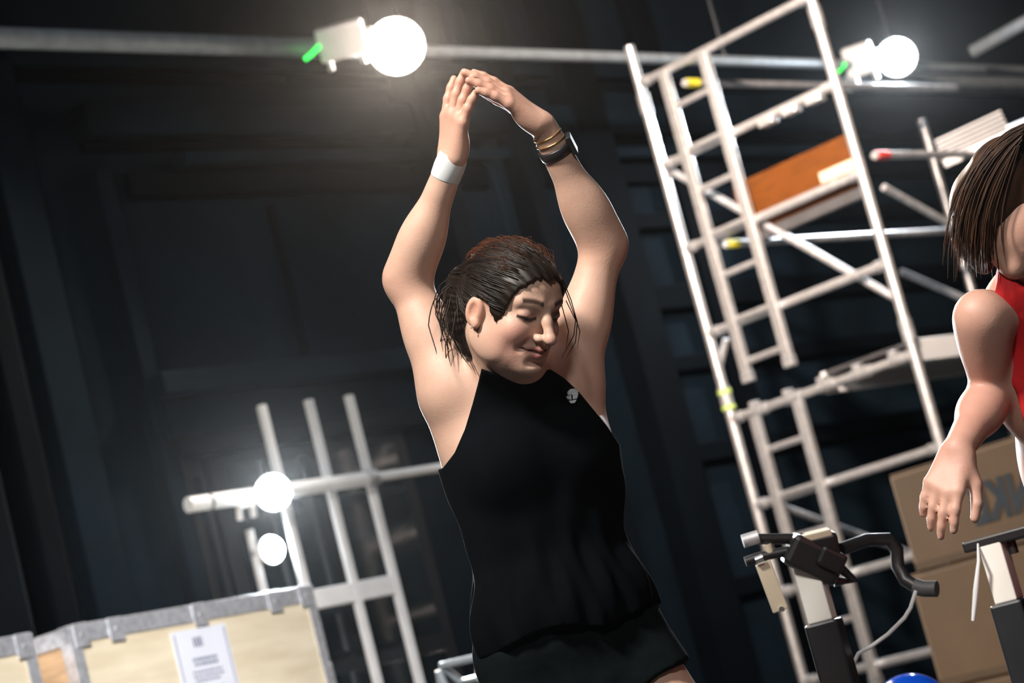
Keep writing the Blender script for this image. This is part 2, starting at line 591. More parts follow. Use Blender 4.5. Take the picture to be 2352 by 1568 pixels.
# made-up lamp on a stand, imitating a reflection of the lamp
sl4, hl4 = on_t(612, 1266, TG + .12)
st = empty('reflection_lamp', W(sl4 - .06, TG + .12, 0), 'made-up lamp on a thin stand, imitating a reflection behind the gate bars', 'lamp')
smooth_by_angle(MB().lathe(W(sl4, TG + .10, hl4), -YW, [(.04, -.04), (.07, 0), (.07, .02)], 28).build('lamp_head', 'lamp_body', st), 40)
smooth_by_angle(MB().lathe(W(sl4, TG + .08, hl4), -YW - .25 * XW, [(.07, 0), (.064, .015), (.03, .024), (.01, .026)], 28).build('lens', 'lamp_cool', st), 60)
tubeo('pole', [W(sl4 - .075, TG + .12, .02), W(sl4 - .075, TG + .12, hl4 + .12)], .022, 'white_paint', st, 12)
MB().rbox((sl4 - .10, TG + .1, hl4 - .015), (sl4, TG + .12, hl4 + .015), .003).build('bracket', 'alu_dull', st)
smooth_by_angle(MB().lathe(W(sl4 - .075, TG + .12, 0), ZW, [(.11, 0), (.11, .012), (.03, .02)], 24).build('base', 'alu_dull', st), 40)

# ---------------------------------------------------------------- scaffold tower
A = np.array([1.0515, 12.6013, 0])
B = np.array([2.0385, 11.7615, 0])
sS = (A @ XW + B @ XW) / 2
tA, tB = A @ YW, B @ YW
LEN = 2.72
RK = [4.07 - .5 * i for i in range(9)]
tower = empty('scaffold_tower', W(sS, (tA + tB) / 2, 0), 'aluminium scaffold tower with built-in ladder rising behind the standing person', 'scaffold')


def frame_at(s_, near):
    for t_, top in ((tA, 4.30 if near else 3.86), (tB, 4.75 if near else 4.3)):
        tubeo('post', [W(s_, t_, .0), W(s_, t_, top)], .029, 'aluminium', tower, 14)
        for hz in (2.20, 3.95, .25):
            if hz < top - .05:
                tubeo('coupler', [W(s_, t_, hz - .06), W(s_, t_, hz + .06)], .036, 'alu_dull', tower, 14)
        smooth_by_angle(MB().lathe(W(s_, t_, 0), ZW, [(.06, 0), (.06, .012), (.031, .02), (.031, .05)], 16).build('foot', 'alu_dull', tower), 40)
    for i, h in enumerate(RK[:-1]):
        if not near and h > 3.9:
            continue
        tubeo('rung', [W(s_, tA, h), W(s_, tB, h)], .025 if near else .021, 'aluminium', tower, 12)
        if near:
            for t_, sg in ((tA, -1), (tB, 1)):
                tubeo('rung_socket', [W(s_, t_ + sg * .02, h), W(s_, t_ + sg * .08, h)], .032, 'alu_dull', tower, 12)


frame_at(sS, True)
frame_at(sS + LEN, False)
# ladder in two sections on the near face
SL = sS - .045


def ladder(px_top, px_bot, n_from, hs):
    ts = []
    for (pt, pb) in zip(px_top, px_bot):
        t0, h0 = on_s(*pt, SL)
        t1, h1 = on_s(*pb, SL)
        t_ = (t0 + t1) / 2
        ts.append(t_)
        st_ = MB().rbox((SL - .022, t_ - .030, h1), (SL + .022, t_ + .030, h0), .006).build('ladder_stile', 'aluminium', tower)
        MB().rbox((SL - .0245, t_ - .033, h1 - .02), (SL + .0245, t_ + .033, h1 + .035), .004).build('end_cap', 'alu_dull', st_)
    for h in hs:
        tubeo('ladder_rung', [W(SL, ts[0], h), W(SL, ts[1], h)], .019, 'aluminium', tower, 10)


ladder(((1520, 165), (1612, 122)), ((1722, 868), (1817, 832)), 0, [3.84, 3.34, 2.84, 2.34, 3.58, 3.08, 2.58])
ladder(((1737, 955), (1836, 918)), ((1900, 1568), (2010, 1568)), 0, [1.84, 1.34, 1.58, 1.08, .84])
# diagonal across the near frame and a short strut near the joint
sDg = sS + .05
t0, h0 = on_s(1520, 380, sDg)
t1, h1 = on_s(2066, 690, sDg)
tubeo('diagonal_brace', [W(sDg, t0, h0), W(sDg, t1, h1)], .021, 'alu_dull', tower)
t0, h0 = on_s(1648, 868, sDg)
t1, h1 = on_s(1668, 778, sDg)
tubeo('diagonal_brace', [W(sDg, t0, h0), W(sDg, t1, h1)], .019, 'aluminium', tower)
# lengthwise braces with coloured hooks
for px, colr in (((1572, 190), 'yellow_plastic'), ((1665, 560), 'yellow_plastic'), ((2008, 357), 'red_plastic')):
    t_, h_ = on_s(*px, sS)
    br = tubeo('lengthwise_brace', [W(sS, t_, h_), W(sS + LEN, t_, h_)], .021, 'alu_dull', tower)
    tubeo('hook', [W(sS + .02, t_, h_), W(sS + .12, t_, h_)], .025, colr, br, 12)
for pa, pb, t_ in (((2030, 430), (2258, 558), tB), ((2070, 624), (2222, 690), tB + .65), ((1800, 1165), (1985, 1232), tA)):
    (sa_, ha_), (sb_, hb_) = on_t(*pa, t_), on_t(*pb, t_)
    k_ = (sS + LEN - sa_) / (sb_ - sa_)
    tubeo('diagonal_brace', [W(sa_, t_, ha_), W(sS + LEN, t_, ha_ + (hb_ - ha_) * k_)], .021, 'alu_dull', tower)
# thick rung with clamps where the sections join
for i in range(5):
    t_ = tA + (tB - tA) * (.12 + .19 * i)
    tubeo('rung_clamp', [W(sS, t_, RK[4]), W(sS, t_ - .11, RK[4])], .034, 'alu_dull', tower, 10)
    MB().rbox((sS - .03, t_ - .05, RK[4] + .02), (sS + .03, t_ - .01, RK[4] + .055), .005).build('clamp_lug', 'alu_dull', tower)
for i in range(3):
    t_ = tA + (tB - tA) * (.62 + .13 * i)
    MB().rbox((sS - .035, t_ - .05, RK[1] - .05), (sS + .03, t_ + .05, RK[1] - .005), .006).build('rung_hook', 'aluminium', tower)
# couplings at the middle joint
for hz in (2.23, 2.14):
    tubeo('joint_ring', [W(sS, tA, hz - .012), W(sS, tA, hz + .012)], .040, 'lime_plastic', tower, 14)
# working deck on the right-hand side of the tower
dk = MB().rbox((sS + .03, tB + .03, 2.13), (sS + LEN - .03, tB + .60, 2.15)).build('deck_board', 'grey_dark', tower)
for t_ in (tB + .01, tB + .62):
    MB().rbox((sS + .02, t_ - .015, 2.03), (sS + LEN - .02, t_ + .015, 2.15), .004).build('deck_beam', 'white_paint', tower)
# orange board behind the third rung
sO = sS + .06
pts = [on_s(*p, sO) for p in ((1690, 418), (1944, 314), (1980, 436), (1706, 538))]
tl = (pts[0][0] + pts[3][0]) / 2
tr = (pts[1][0] + pts[2][0]) / 2
hb_ = (pts[3][1] + pts[2][1]) / 2
ht_ = (pts[0][1] + pts[1][1]) / 2
ob = empty('board', W(sO, (tl + tr) / 2, hb_ - .06), 'orange-brown board with a dark lower rail held behind the scaffold rungs', 'board')
MB().rbox((sO - .012, tr, hb_), (sO + .012, tl, ht_), .003).build('panel', 'orange_ply', ob)
MB().rbox((sO - .016, tr - .02, hb_ - .06), (sO + .03, tl - .10, hb_ - .001), .004).build('lower_rail', 'grey_dark', ob)
MB().rbox((sO - .03, tr - .02, ht_ - .20), (sO - .0125, tr + .22, ht_ - .14), .003).build('edge_strip', 'cream_strap', ob)
for q in (.15, .85):
    t_ = tl + (tr - tl) * q
    MB().rbox((sO - .06, t_ - .012, RK[2] + .018), (sO - .012, t_ + .012, RK[2] + .03), .002).build('hook', 'alu_dull', ob)

# finned metal housing over the red-hooked brace
tF, hF = on_s(2008, 357, sS)
rF = ray(2235, 318)
qF = EYE + rF * ((tF - .02 - EYE @ YW) / (rF @ YW))
sF, hF2 = qF @ XW, qF[2]
fin = empty('finned_housing', W(sF, tF, hF2 - .10), 'silver slatted metal housing sitting above the scaffold brace at right', 'housing')
cF = W(sF, tF - .02, hF2)
dirF = (P(2310, 285, 13) - P(2165, 352, 13))
dirF /= np.linalg.norm(dirF)
upF = np.cross(np.cross(dirF, Fw), dirF) * -1
nrm = Fw - dirF * (Fw @ dirF)
nrm /= np.linalg.norm(nrm)
upF = np.cross(dirF, nrm)
if upF[2] < 0:
    upF = -upF
MB().obox(cF + nrm * .03, (dirF, nrm, upF), (.20, .02, .075), .006).build('back_plate', 'grey_dark', fin)
for i in range(5):
    MB().obox(cF + upF * (-.027 + i * .025), (dirF, nrm, upF), (.20, .016, .0050), .002).build('slat', 'white_paint', fin)
MB().obox(cF - upF * .062, (dirF, nrm, upF), (.205, .02, .022), .005).build('lower_rail', 'white_paint', fin)
MB().obox(cF - upF * .10 + nrm * .02, (dirF, nrm, upF), (.02, .015, .05), .004).build('bracket', 'alu_dull', fin)


# ---------------------------------------------------------------- plywood crates
def crate(front_l, front_r, depth, top_px, label, paper):
    fl, fr = np.array(front_l), np.array(front_r)
    x = fr - fl
    wid = np.linalg.norm(x[:2])
    x = x / np.linalg.norm(x)
    y = np.cross(ZW, x)
    H = fl[2]
    base = np.array([*(fl + x * wid / 2 + y * depth / 2)[:2], 0])
    e = empty('plywood_crate', base, label, 'crate', 'plywood crates with metal edges')
    ax = (x, y, ZW)

    def bx(name, u0, u1, v0, v1, w0, w1, m, bev=.004, par=e):
        c = fl * np.array([1, 1, 0]) + x * (u0 + u1) / 2 + y * (v0 + v1) / 2 + ZW * (w0 + w1) / 2
        return MB().obox(c, ax, ((u1 - u0) / 2, (v1 - v0) / 2, (w1 - w0) / 2), bev).build(name, m, par)
    g = .018
    bx('front_panel', .01, wid - .01, .006, .006 + g, .10, H - .012, 'plywood')
    bx('back_panel', .01, wid - .01, depth - g - .006, depth - .006, .10, H - .012, 'plywood')
    bx('side_panel', .006, .006 + g, .025, depth - .025, .10, H - .012, 'plywood_edge')
    bx('side_panel', wid - g - .006, wid - .006, .025, depth - .025, .10, H - .012, 'plywood_edge')
    bx('lid', .01, wid - .01, .01, depth - .01, H - .012, H - .002, 'plywood')
    for q in (.05, wid / 2 - .05, wid - .15):
        bx('skid', q, q + .1, 0, depth, 0, .10, 'plywood_edge')
    # steel edge profiles
    for u0, u1, v0, v1, w0, w1 in ((0, wid, 0, .005, H - .065, H), (0, wid, .0, .06, H - .0015, H + .004),
                                   (0, .05, -.001, .005, .10, H), (wid - .05, wid, -.001, .005, .10, H),
                                   (-.002, .005, 0, .06, .10, H), (wid - .005, wid + .002, 0, .06, .10, H),
                                   (-.002, .005, 0, depth, H - .065, H), (wid - .005, wid + .002, 0, depth, H - .065, H)):
        bx('edge_profile', u0, u1, v0, v1, w0, w1, 'steel_zinc', .002)
    for q in (.04, .17, .50, .82, .96):
        u = q * wid
        t = bx('edge_tab', u - .035, u + .035, -.006, .0, H - .085, H + .006, 'steel_zinc', .003)
        bx('rivet', u - .006, u + .006, -.012, -.005, H - .045, H - .03, 'alu_dull', .002, t)
    for q in (.35, .75):
        bx('edge_tab', -.001, .055, -.006, .0, H * q - .05, H * q + .05, 'steel_zinc', .003)
        bx('edge_tab', wid - .055, wid + .001, -.006, .0, H * q - .05, H * q + .05, 'steel_zinc', .003)
    if paper:
        pc = paper

        def uvw(px, py):
            r = ray(px, py)
            n = y
            q = EYE + r * (((fl - EYE) @ n) / (r @ n))
            return (q - fl) @ x, q[2]
        (ua, wa), (ub, wb) = uvw(392, 1452), uvw(518, 1430)
        top = (wa + wb) / 2
        h_ = (ub - ua) * 1.42
        sh = bx('paper_sheet', ua, ub, .003, .0055, top - h_, top, 'paper', 0)
        # border and the blurred lines of print, as soft bars
        for (a0, a1, b0, b1) in ((.04, .055, .03, .97), (.945, .96, .03, .97)):
            bx('print_border', ua + (ub - ua) * a0, ua + (ub - ua) * a1, .002, .003, top - h_ * b1, top - h_ * b0, 'paper_ink', 0, sh)
        rows = [(.36, .52, .08, .17), (.28, .72, .27, .30), (.30, .72, .315, .345), (.24, .76, .39, .41), (.24, .78, .43, .45),
                (.26, .70, .47, .49), (.28, .74, .55, .58), (.34, .68, .60, .625), (.26, .74, .69, .72), (.30, .70, .74, .76), (.25, .75, .83, .86)]
        for a0, a1, b0, b1 in rows:
            u = a0
            while u < a1 - .01:
                w_ = min(random.uniform(.02, .06), a1 - u)
                bx('print_mark', ua + (ub - ua) * u, ua + (ub - ua) * (u + w_), .002, .003, top - h_ * b1, top - h_ * b0, 'paper_ink', 0, sh)
                u += w_ + .02
    return e


zc = 8.5
c1 = P(155, 1439, zc)
q = ray(716, 1344)
c2_ = EYE + q * ((c1[2] - EYE[2]) / q[2])
crate(c1, c2_, .85, None, 'large pale plywood crate with a paper sheet stuck on its front', True)
xdir = (c2_ - c1) / np.linalg.norm(c2_ - c1)
c3 = P(72, 1451, zc - .25)
c3[2] = c1[2] - .012
crate(c3 - xdir * 1.2, c3, .85, None, 'plywood crate cut by the left picture edge, without any sheet', False)

# ---------------------------------------------------------------- cardboard boxes with mirrored print
sC = on_t(2040, 1090, 0)[0]
zbx = 9.3
pc = P(2040, 1092, zbx)
sBX, tBX, hTop = pc @ XW, pc @ YW, pc[2]
hMid = on_s(2092, 1318, sBX)[1]
hMid2 = on_s(2097, 1352, sBX)[1]
tLow = on_s(2108, 1400, sBX)[0]
hLow = on_s(2165, 1568, sBX)[1] - .02


def carton(t_hi, h0, h1, label, text=False):
    L, D = 1.15, .7
    e = empty('cardboard_box', W(sBX + D / 2, t_hi - L / 2, h0), label, 'box', 'stacked cardboard boxes')
    MB().rbox((sBX, t_hi - L, h0 + .004), (sBX + D, t_hi, h1 - .006), .012).build('carton', 'cardboard', e)
    fl = MB().rbox((sBX + .004, t_hi - L + .004, h1 - .006), (sBX + D / 2 - .004, t_hi - .004, h1), .002).build('flap', 'cardboard', e)
    MB().rbox((sBX + D / 2 + .004, t_hi - L + .004, h1 - .006), (sBX + D - .004, t_hi - .004, h1), .002).build('flap', 'cardboard', e)
    MB().rbox((sBX - .0012, t_hi - L + .006, h0 + .004), (sBX + .001, t_hi - .006, h0 + .035), .0004).build('bottom_fold', 'cardboard_fold', e)
    if text:
        ta, ha = on_s(2243, 1202, sBX)
        tb, hb = on_s(2243, 1110, sBX)
        cu = bpy.data.curves.new('letters', 'FONT')
        cu.body = 'NKE'
        cu.size = (hb - ha) * 1.38
        cu.extrude = .0008
        cu.offset = .011
        cu.space_character = 1.05
        tmp = bpy.data.objects.new('tmp', cu)
        COL.objects.link(tmp)
        dg = bpy.context.evaluated_depsgraph_get()
        me = bpy.data.meshes.new_from_object(tmp.evaluated_get(dg))
        bpy.data.objects.remove(tmp)
        co = np.array([v.co for v in me.vertices])
        xmax = co[:, 0].max()
        ax_t = tb + .055
        # the print reads mirrored, its last letter nearest the left edge
        wv = [W(sBX - .0016 - c[2], ax_t - (xmax - c[0]) * .72, ha + c[1]) for c in co]
        fs = [tuple(p.vertices) for p in me.polygons]
        link_mesh('lettering', wv, fs, 'print_black', e)
        hS = on_s(2300, 1222, sBX)[1]
        MB().rbox((sBX - .0016, ax_t - .62, hS - .035), (sBX - .0006, ax_t - .01, hS - .012)).build('print_stripe', 'print_black', e)
    return e


carton(tBX, hMid, hTop, 'cardboard box with large black mirrored lettering, topmost of its stack', True)
carton(tLow, hLow, hMid - .002, 'plain brown cardboard box directly under the lettered one')
carton(tLow + .01, 0.0, hLow - .002, 'lowest cardboard box of the stack at right')


# ---------------------------------------------------------------- adjustable equipment posts in the foreground
def ground_of(p):
    return np.array([p[0], p[1], 0.])


PZ = 4.9
pA_top = P(1868, 1345, PZ)
pA = empty('equipment_post', ground_of(pA_top), 'adjustable post with black clamp head and cream strap standing before the scaffold ladder', 'post', 'adjustable posts')
up = ZW
face = np.array([-.35, -1, 0.])
face /= np.linalg.norm(face)
lat = np.cross(face, ZW)
if lat @ Rt < 0:
    lat = -lat
axA = (lat, face, ZW)
baseA = ground_of(pA_top)
hA_sleeve = P(1885, 1428, PZ)[2]
hA_top = P(1850, 1290, PZ)[2]
MB().obox(baseA + ZW * hA_sleeve / 2, axA, (.036, .036, hA_sleeve / 2), .006).build('black_sleeve', 'black_steel', pA)
MB().obox(baseA + ZW * (hA_sleeve + hA_top) / 2, axA, (.027, .027, (hA_top - hA_sleeve) / 2), .003).build('white_post', 'post_white', pA)
MB().obox(baseA + ZW * .015, axA, (.25, .05, .015), .006).build('foot_bar', 'black_steel', pA)
MB().obox(baseA + ZW * .015 - face * .3, axA, (.05, .35, .015), .006).build('foot_bar', 'black_steel', pA)


def unit_(v):
    return v / np.linalg.norm(v)


def PA(px, py, dz=0.):
    return P(px, py, PZ + dz)


dH = unit_(PA(1930, 1312) - PA(1815, 1258))
nH = unit_(Fw - dH * (Fw @ dH))
head = MB().obox(PA(1868, 1283), (dH, nH, np.cross(dH, nH)), (.062, .040, .036), .012).build('clamp_head', 'black_plastic', pA)
MB().obox(PA(1905, 1282, -.01), (dH, nH, np.cross(dH, nH)), (.030, .044, .022), .008).build('clamp_jaw', 'black_plastic', pA)
MB().obox(PA(1870, 1262, .02), (Rt * .98 - Dn * .2, Fw, -Dn * .98 - Rt * .2), (.050, .05, .035), .010).build('head_block', 'black_plastic', pA)
MB().obox(PA(1872, 1228, .0), (Rt * .97 - Dn * .24, Fw, -Dn * .97 - Rt * .24), (.033, .03, .007), .002).build('copper_plate', 'cream_strap', head)
tubeo('rod', [PA(1712, 1238), PA(1880, 1236, .02)], .012, 'black_plastic', pA, 10)
tubeo('end_sleeve', [PA(1706, 1243), PA(1742, 1232)], .015, 'alu_dull', pA, 10)
tubeo('rod', [PA(1762, 1250), PA(1768, 1268)], .010, 'cream_strap', pA, 10)
tubeo('lever', [PA(1712, 1290), PA(1740, 1280), PA(1775, 1272), PA(1815, 1264)], .011, 'black_plastic', pA, 10)
tubeo('bolt', [PA(1735, 1287, -.01), PA(1752, 1280, -.01)], .010, 'silver', pA, 10)
tubeo('arm', [PA(1925, 1300), PA(1960, 1330, .02), PA(1915, 1335, .02)], .012, 'black_plastic', pA, 10)
dS = PA(1793, 1402) - PA(1752, 1292)
LS = np.linalg.norm(dS)
dS = dS / LS
nS = Fw - dS * (Fw @ dS)
nS /= np.linalg.norm(nS)
wS = np.cross(dS, nS)
MB().obox((PA(1793, 1402) + PA(1752, 1292)) / 2, (wS, nS, dS), (.017, .005, LS / 2), .003).build('cream_strap', 'cream_strap', pA)
tubeo('bolt', [PA(1795, 1398, -.012), PA(1797, 1398, .012)], .006, 'silver', pA, 8)
MB().obox(PA(1912, 1418), (Rt * .4 - Dn * .9, Fw, Rt * .9 + Dn * .4), (.011, .008, .005), .002).build('latch', 'silver', pA)
# handle bar of the same machine curving to the right, and its thin cables
hb1 = tubeo('handle_bar', [PA(1930, 1262, .05), PA(1990, 1240, .1), PA(2040, 1238, .12), PA(2060, 1262, .12), PA(2062, 1300, .12), PA(2080, 1332, .1), PA(2110, 1350, .08), PA(2150, 1352, .06)], .015, 'black_plastic', pA, 14)
tubeo('rubber_grip', [PA(2100, 1346, .085), PA(2122, 1352, .075), PA(2152, 1352, .06)], .018, 'grey_dark', hb1, 14)
tag(tubeo('thin_cable', [PA(2104, 1356, .05), PA(2092, 1395, .05), PA(2078, 1418, .05), PA(2040, 1456, .05), PA(2000, 1485, .06), PA(1972, 1500, .06), PA(1952, 1540, .07), PA(1935, 1620, .08), np.array([*PA(1930, 1640, .08)[:2], .004])], .0042, 'wrap_white'),
    'thin pale cable looping down from the black handle bar', 'cable')

PZB = 4.85
pB_top = P(2278, 1240, PZB)
baseB = ground_of(pB_top)
pB = empty('equipment_post', baseB, 'adjustable post with flat black top bar standing before the cardboard boxes', 'post', 'adjustable posts')
hB_sleeve = P(2300, 1385, PZB)[2]
faceB = np.array([-.55, -1, 0.])
faceB /= np.linalg.norm(faceB)
latB = np.cross(faceB, ZW)
if latB @ Rt < 0:
    latB = -latB
axB = (latB, faceB, ZW)
MB().obox(baseB + ZW * hB_sleeve / 2, axB, (.036, .036, hB_sleeve / 2), .006).build('black_sleeve', 'black_steel', pB)
MB().obox(baseB + ZW * (hB_sleeve + pB_top[2]) / 2, axB, (.025, .025, (pB_top[2] - hB_sleeve) / 2), .003).build('white_post', 'post_white', pB)
MB().obox(pB_top + ZW * .0 + Rt * .05 - Dn * .012, (latB, faceB, ZW), (.105, .05, .012), .005).build('top_bar', 'black_plastic', pB)
for q in (-.02, .01, .04):
    tubeo('top_bolt', [pB_top + latB * q - ZW * .04, pB_top + latB * q - ZW * .008], .010, 'black_plastic', pB, 8)
MB().obox(baseB + ZW * .015, axB, (.25, .05, .015), .006).build('foot_bar', 'black_steel', pB)
tubeo('latch', [P(2322, 1412, PZB), P(2335, 1372, PZB)], .006, 'silver', pB, 8)
s0_ = P(2248, 1288, PZB - .05)
s1_ = P(2235, 1425, PZB - .05)
tubeo('hanging_strap', [pB_top + Rt * -.03 - Dn * .0, s0_, (s0_ + s1_) / 2, s1_], [.002, .004, .0065, .004], 'wrap_white', pB, 8)

# blue glossy ball on the floor behind the posts
zb = 6.0
bc = P(2098, 1645, zb)
rB = .11
cB = np.array([bc[0], bc[1], bc[2]])
stool = empty('storage_stand', np.array([cB[0], cB[1], 0]), 'low dark stand holding the shiny blue ball', 'stand')
hs = cB[2] - rB
smooth_by_angle(MB().lathe(np.array([cB[0], cB[1], hs - .03]), ZW, [(.10, 0), (.11, .01), (.11, .025), (.09, .032)], 24).build('tray', 'black_steel', stool), 40)
tubeo('column', [np.array([cB[0], cB[1], .02]), np.array([cB[0], cB[1], hs - .03])], .03, 'black_steel', stool)
smooth_by_angle(MB().lathe(np.array([cB[0], cB[1], 0]), ZW, [(.16, 0), (.16, .015), (.03, .03)], 24).build('base', 'black_steel', stool), 40)
bb = MB()
prof = [(rB * math.sin(math.pi * i / 22) + 1e-5, -rB * math.cos(math.pi * i / 22)) for i in range(23)]
bb.lathe(cB + ZW * .004, ZW, prof, 36)
tag(bb.build('ball', 'blue_glossy', None, True), 'shiny blue ball peeking up at the bottom edge beside the boxes', 'ball')

# folded grey frame low behind the standing person
zt = 8.0
tr = empty('folding_frame', ground_of(P(1050, 1545, zt)), 'grey tubular folding frame low behind the standing person', 'frame')
fp = [P(1015, 1528, zt), P(1100, 1508, zt - .2), P(1100, 1556, zt - .2), P(1060, 1566, zt), P(1015, 1528, zt)]
tubeo('top_frame', fp, .014, 'tube_grey', tr, 10)
for p_ in (P(1008, 1540, zt), P(1105, 1530, zt - .2)):
    tubeo('leg', [p_, np.array([p_[0] + .15, p_[1], 0.0])], .014, 'tube_grey', tr, 10)
    tubeo('leg', [p_, np.array([p_[0] - .1, p_[1] + .3, 0.0])], .014, 'tube_grey', tr, 10)
#PEOPLE
# ---------------------------------------------------------------- people: bodies grown from distance fields
class Field:
    def __init__(self, xs, ys, zs):
        self.ax = [np.asarray(a, np.float32) for a in (xs, ys, zs)]
        self.F = np.full([len(a) for a in self.ax], .5, np.float32)

    def region(self, lo, hi):
        sl, gs = [], []
        for a, l, h in zip(self.ax, lo, hi):
            i = max(0, int(np.searchsorted(a, l)) - 1)
            j = min(len(a), int(np.searchsorted(a, h)) + 1)
            if j - i < 2:
                return None
            sl.append(slice(i, j))
            gs.append(a[i:j])
        return tuple(sl), gs

    def apply(self, fn, lo, hi, k, sub=False):
        m = max(k, .004) + .012
        r = self.region(np.asarray(lo) - m, np.asarray(hi) + m)
        if r is None:
            return
        sl, g = r
        d = fn(g[0][:, None, None], g[1][None, :, None], g[2][None, None, :]).astype(np.float32)
        a = self.F[sl]
        if sub:
            b = -d
            h = np.maximum(k - np.abs(a - b), 0) / k
            self.F[sl] = np.maximum(a, b) + h * h * k * .25
        else:
            h = np.maximum(k - np.abs(a - d), 0) / k
            self.F[sl] = np.minimum(a, d) - h * h * k * .25

    def cone(self, a, b, ra, rb, k=.02, sub=False):
        a, b = np.asarray(a, float), np.asarray(b, float)
        ba = b - a
        L2 = float(ba @ ba) + 1e-12
        rm = max(ra, rb)

        def fn(x, y, z):
            px, py, pz = x - a[0], y - a[1], z - a[2]
            t = np.clip((px * ba[0] + py * ba[1] + pz * ba[2]) / L2, 0, 1)
            return np.sqrt((px - ba[0] * t) ** 2 + (py - ba[1] * t) ** 2 + (pz - ba[2] * t) ** 2) - (ra + (rb - ra) * t)
        self.apply(fn, np.minimum(a, b) - rm, np.maximum(a, b) + rm, k, sub)

    def chain(self, pts, rs, k=.02):
        for i in range(len(pts) - 1):
            self.cone(pts[i], pts[i + 1], rs[i], rs[i + 1], k)

    def ell(self, c, r, M=None, k=.02, sub=False):
        c = np.asarray(c, float)
        M = np.eye(3) if M is None else np.asarray(M)       # columns: axes
        ext = np.sqrt(((M * np.asarray(r)) ** 2).sum(1))

        def fn(x, y, z):
            p = (x - c[0], y - c[1], z - c[2])
            q = [sum(M[i, j] * p[i] for i in range(3)) for j in range(3)]
            k0 = np.sqrt(sum((q[j] / r[j]) ** 2 for j in range(3)))
            k1 = np.sqrt(sum((q[j] / r[j] ** 2) ** 2 for j in range(3))) + 1e-9
            return k0 * (k0 - 1) / k1
        self.apply(fn, c - ext, c + ext, k, sub)

    def grid(self):
        return self.ax[0][:, None, None], self.ax[1][None, :, None], self.ax[2][None, None, :]

    def mesh(self):
        F = self.F
        ins = F < 0
        cnt = np.zeros([n - 1 for n in F.shape], np.uint8)
        for i in (0, 1):
            for j in (0, 1):
                for k in (0, 1):
                    cnt += ins[i:F.shape[0] - 1 + i, j:F.shape[1] - 1 + j, k:F.shape[2] - 1 + k]
        I = np.argwhere((cnt > 0) & (cnt < 8))
        vid = np.full(cnt.shape, -1, np.int32)
        vid[I[:, 0], I[:, 1], I[:, 2]] = np.arange(len(I))
        acc = np.zeros((len(I), 3))
        num = np.zeros(len(I))
        for ax in range(3):
            o1, o2 = [q for q in range(3) if q != ax]
            for u in (0, 1):
                for w in (0, 1):
                    a = I.copy()
                    a[:, o1] += u
                    a[:, o2] += w
                    b = a.copy()
                    b[:, ax] += 1
                    fa = F[a[:, 0], a[:, 1], a[:, 2]]
                    fb = F[b[:, 0], b[:, 1], b[:, 2]]
                    m = (fa < 0) != (fb < 0)
                    t = np.where(m, fa / np.where(fa == fb, 1, fa - fb), 0)
                    p = np.stack([self.ax[q][a[:, q]] for q in range(3)], 1).astype(float)
                    p[:, ax] += t * (self.ax[ax][b[:, ax]] - self.ax[ax][a[:, ax]])
                    acc[m] += p[m]
                    num[m] += 1
        V = acc / np.maximum(num, 1)[:, None]
        quads = []
        for ax in range(3):
            o1, o2 = ((1, 2), (2, 0), (0, 1))[ax]
            sa = [slice(None)] * 3
            sb = [slice(None)] * 3
            sa[ax] = slice(0, -1)
            sb[ax] = slice(1, None)
            A_, B_ = ins[tuple(sa)], ins[tuple(sb)]
            E_ = np.argwhere(A_ != B_)
            ok = (E_[:, o1] > 0) & (E_[:, o2] > 0) & (E_[:, o1] < F.shape[o1] - 1) & (E_[:, o2] < F.shape[o2] - 1)
            E_ = E_[ok]
            pos = A_[E_[:, 0], E_[:, 1], E_[:, 2]]
            ids = []
            for du, dv in ((-1, -1), (0, -1), (0, 0), (-1, 0)):
                c = E_.copy()
                c[:, o1] += du
                c[:, o2] += dv
                ids.append(vid[c[:, 0], c[:, 1], c[:, 2]])
            q = np.stack(ids, 1)
            q[~pos] = q[~pos][:, ::-1]
            quads.append(q)
        Q = np.concatenate(quads)
        return V, Q[(Q >= 0).all(1)]


def steps(*seg):                    # (start, end, step) pieces glued together
    out = []
    for a, b, d in seg:
        n = max(1, int(round((b - a) / d)))
        out += list(np.linspace(a, b, n, endpoint=False))
    out.append(seg[-1][1])
    return np.array(out)


def relax(V, Q, n, f=.5):
    e = np.concatenate([Q[:, [0, 1]], Q[:, [1, 2]], Q[:, [2, 3]], Q[:, [3, 0]]])
    e = np.concatenate([e, e[:, ::-1]])
    deg = np.bincount(e[:, 0], minlength=len(V)).astype(float)
    for _ in range(n):
        s_ = np.stack([np.bincount(e[:, 0], weights=V[e[:, 1], i], minlength=len(V)) for i in range(3)], 1)
        V = V + f * (s_ / np.maximum(deg, 1)[:, None] - V)
    return V


def field_mesh(name, fld, m, parent, iters=1, pigment=None):
    V, Q = fld.mesh()
    V = relax(V, Q, iters)
    o = link_mesh(name, V, Q, m, parent, True)
    if pigment is not None:
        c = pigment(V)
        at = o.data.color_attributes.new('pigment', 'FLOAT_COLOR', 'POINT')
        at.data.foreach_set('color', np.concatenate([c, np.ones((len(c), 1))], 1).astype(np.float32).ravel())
    return o, V


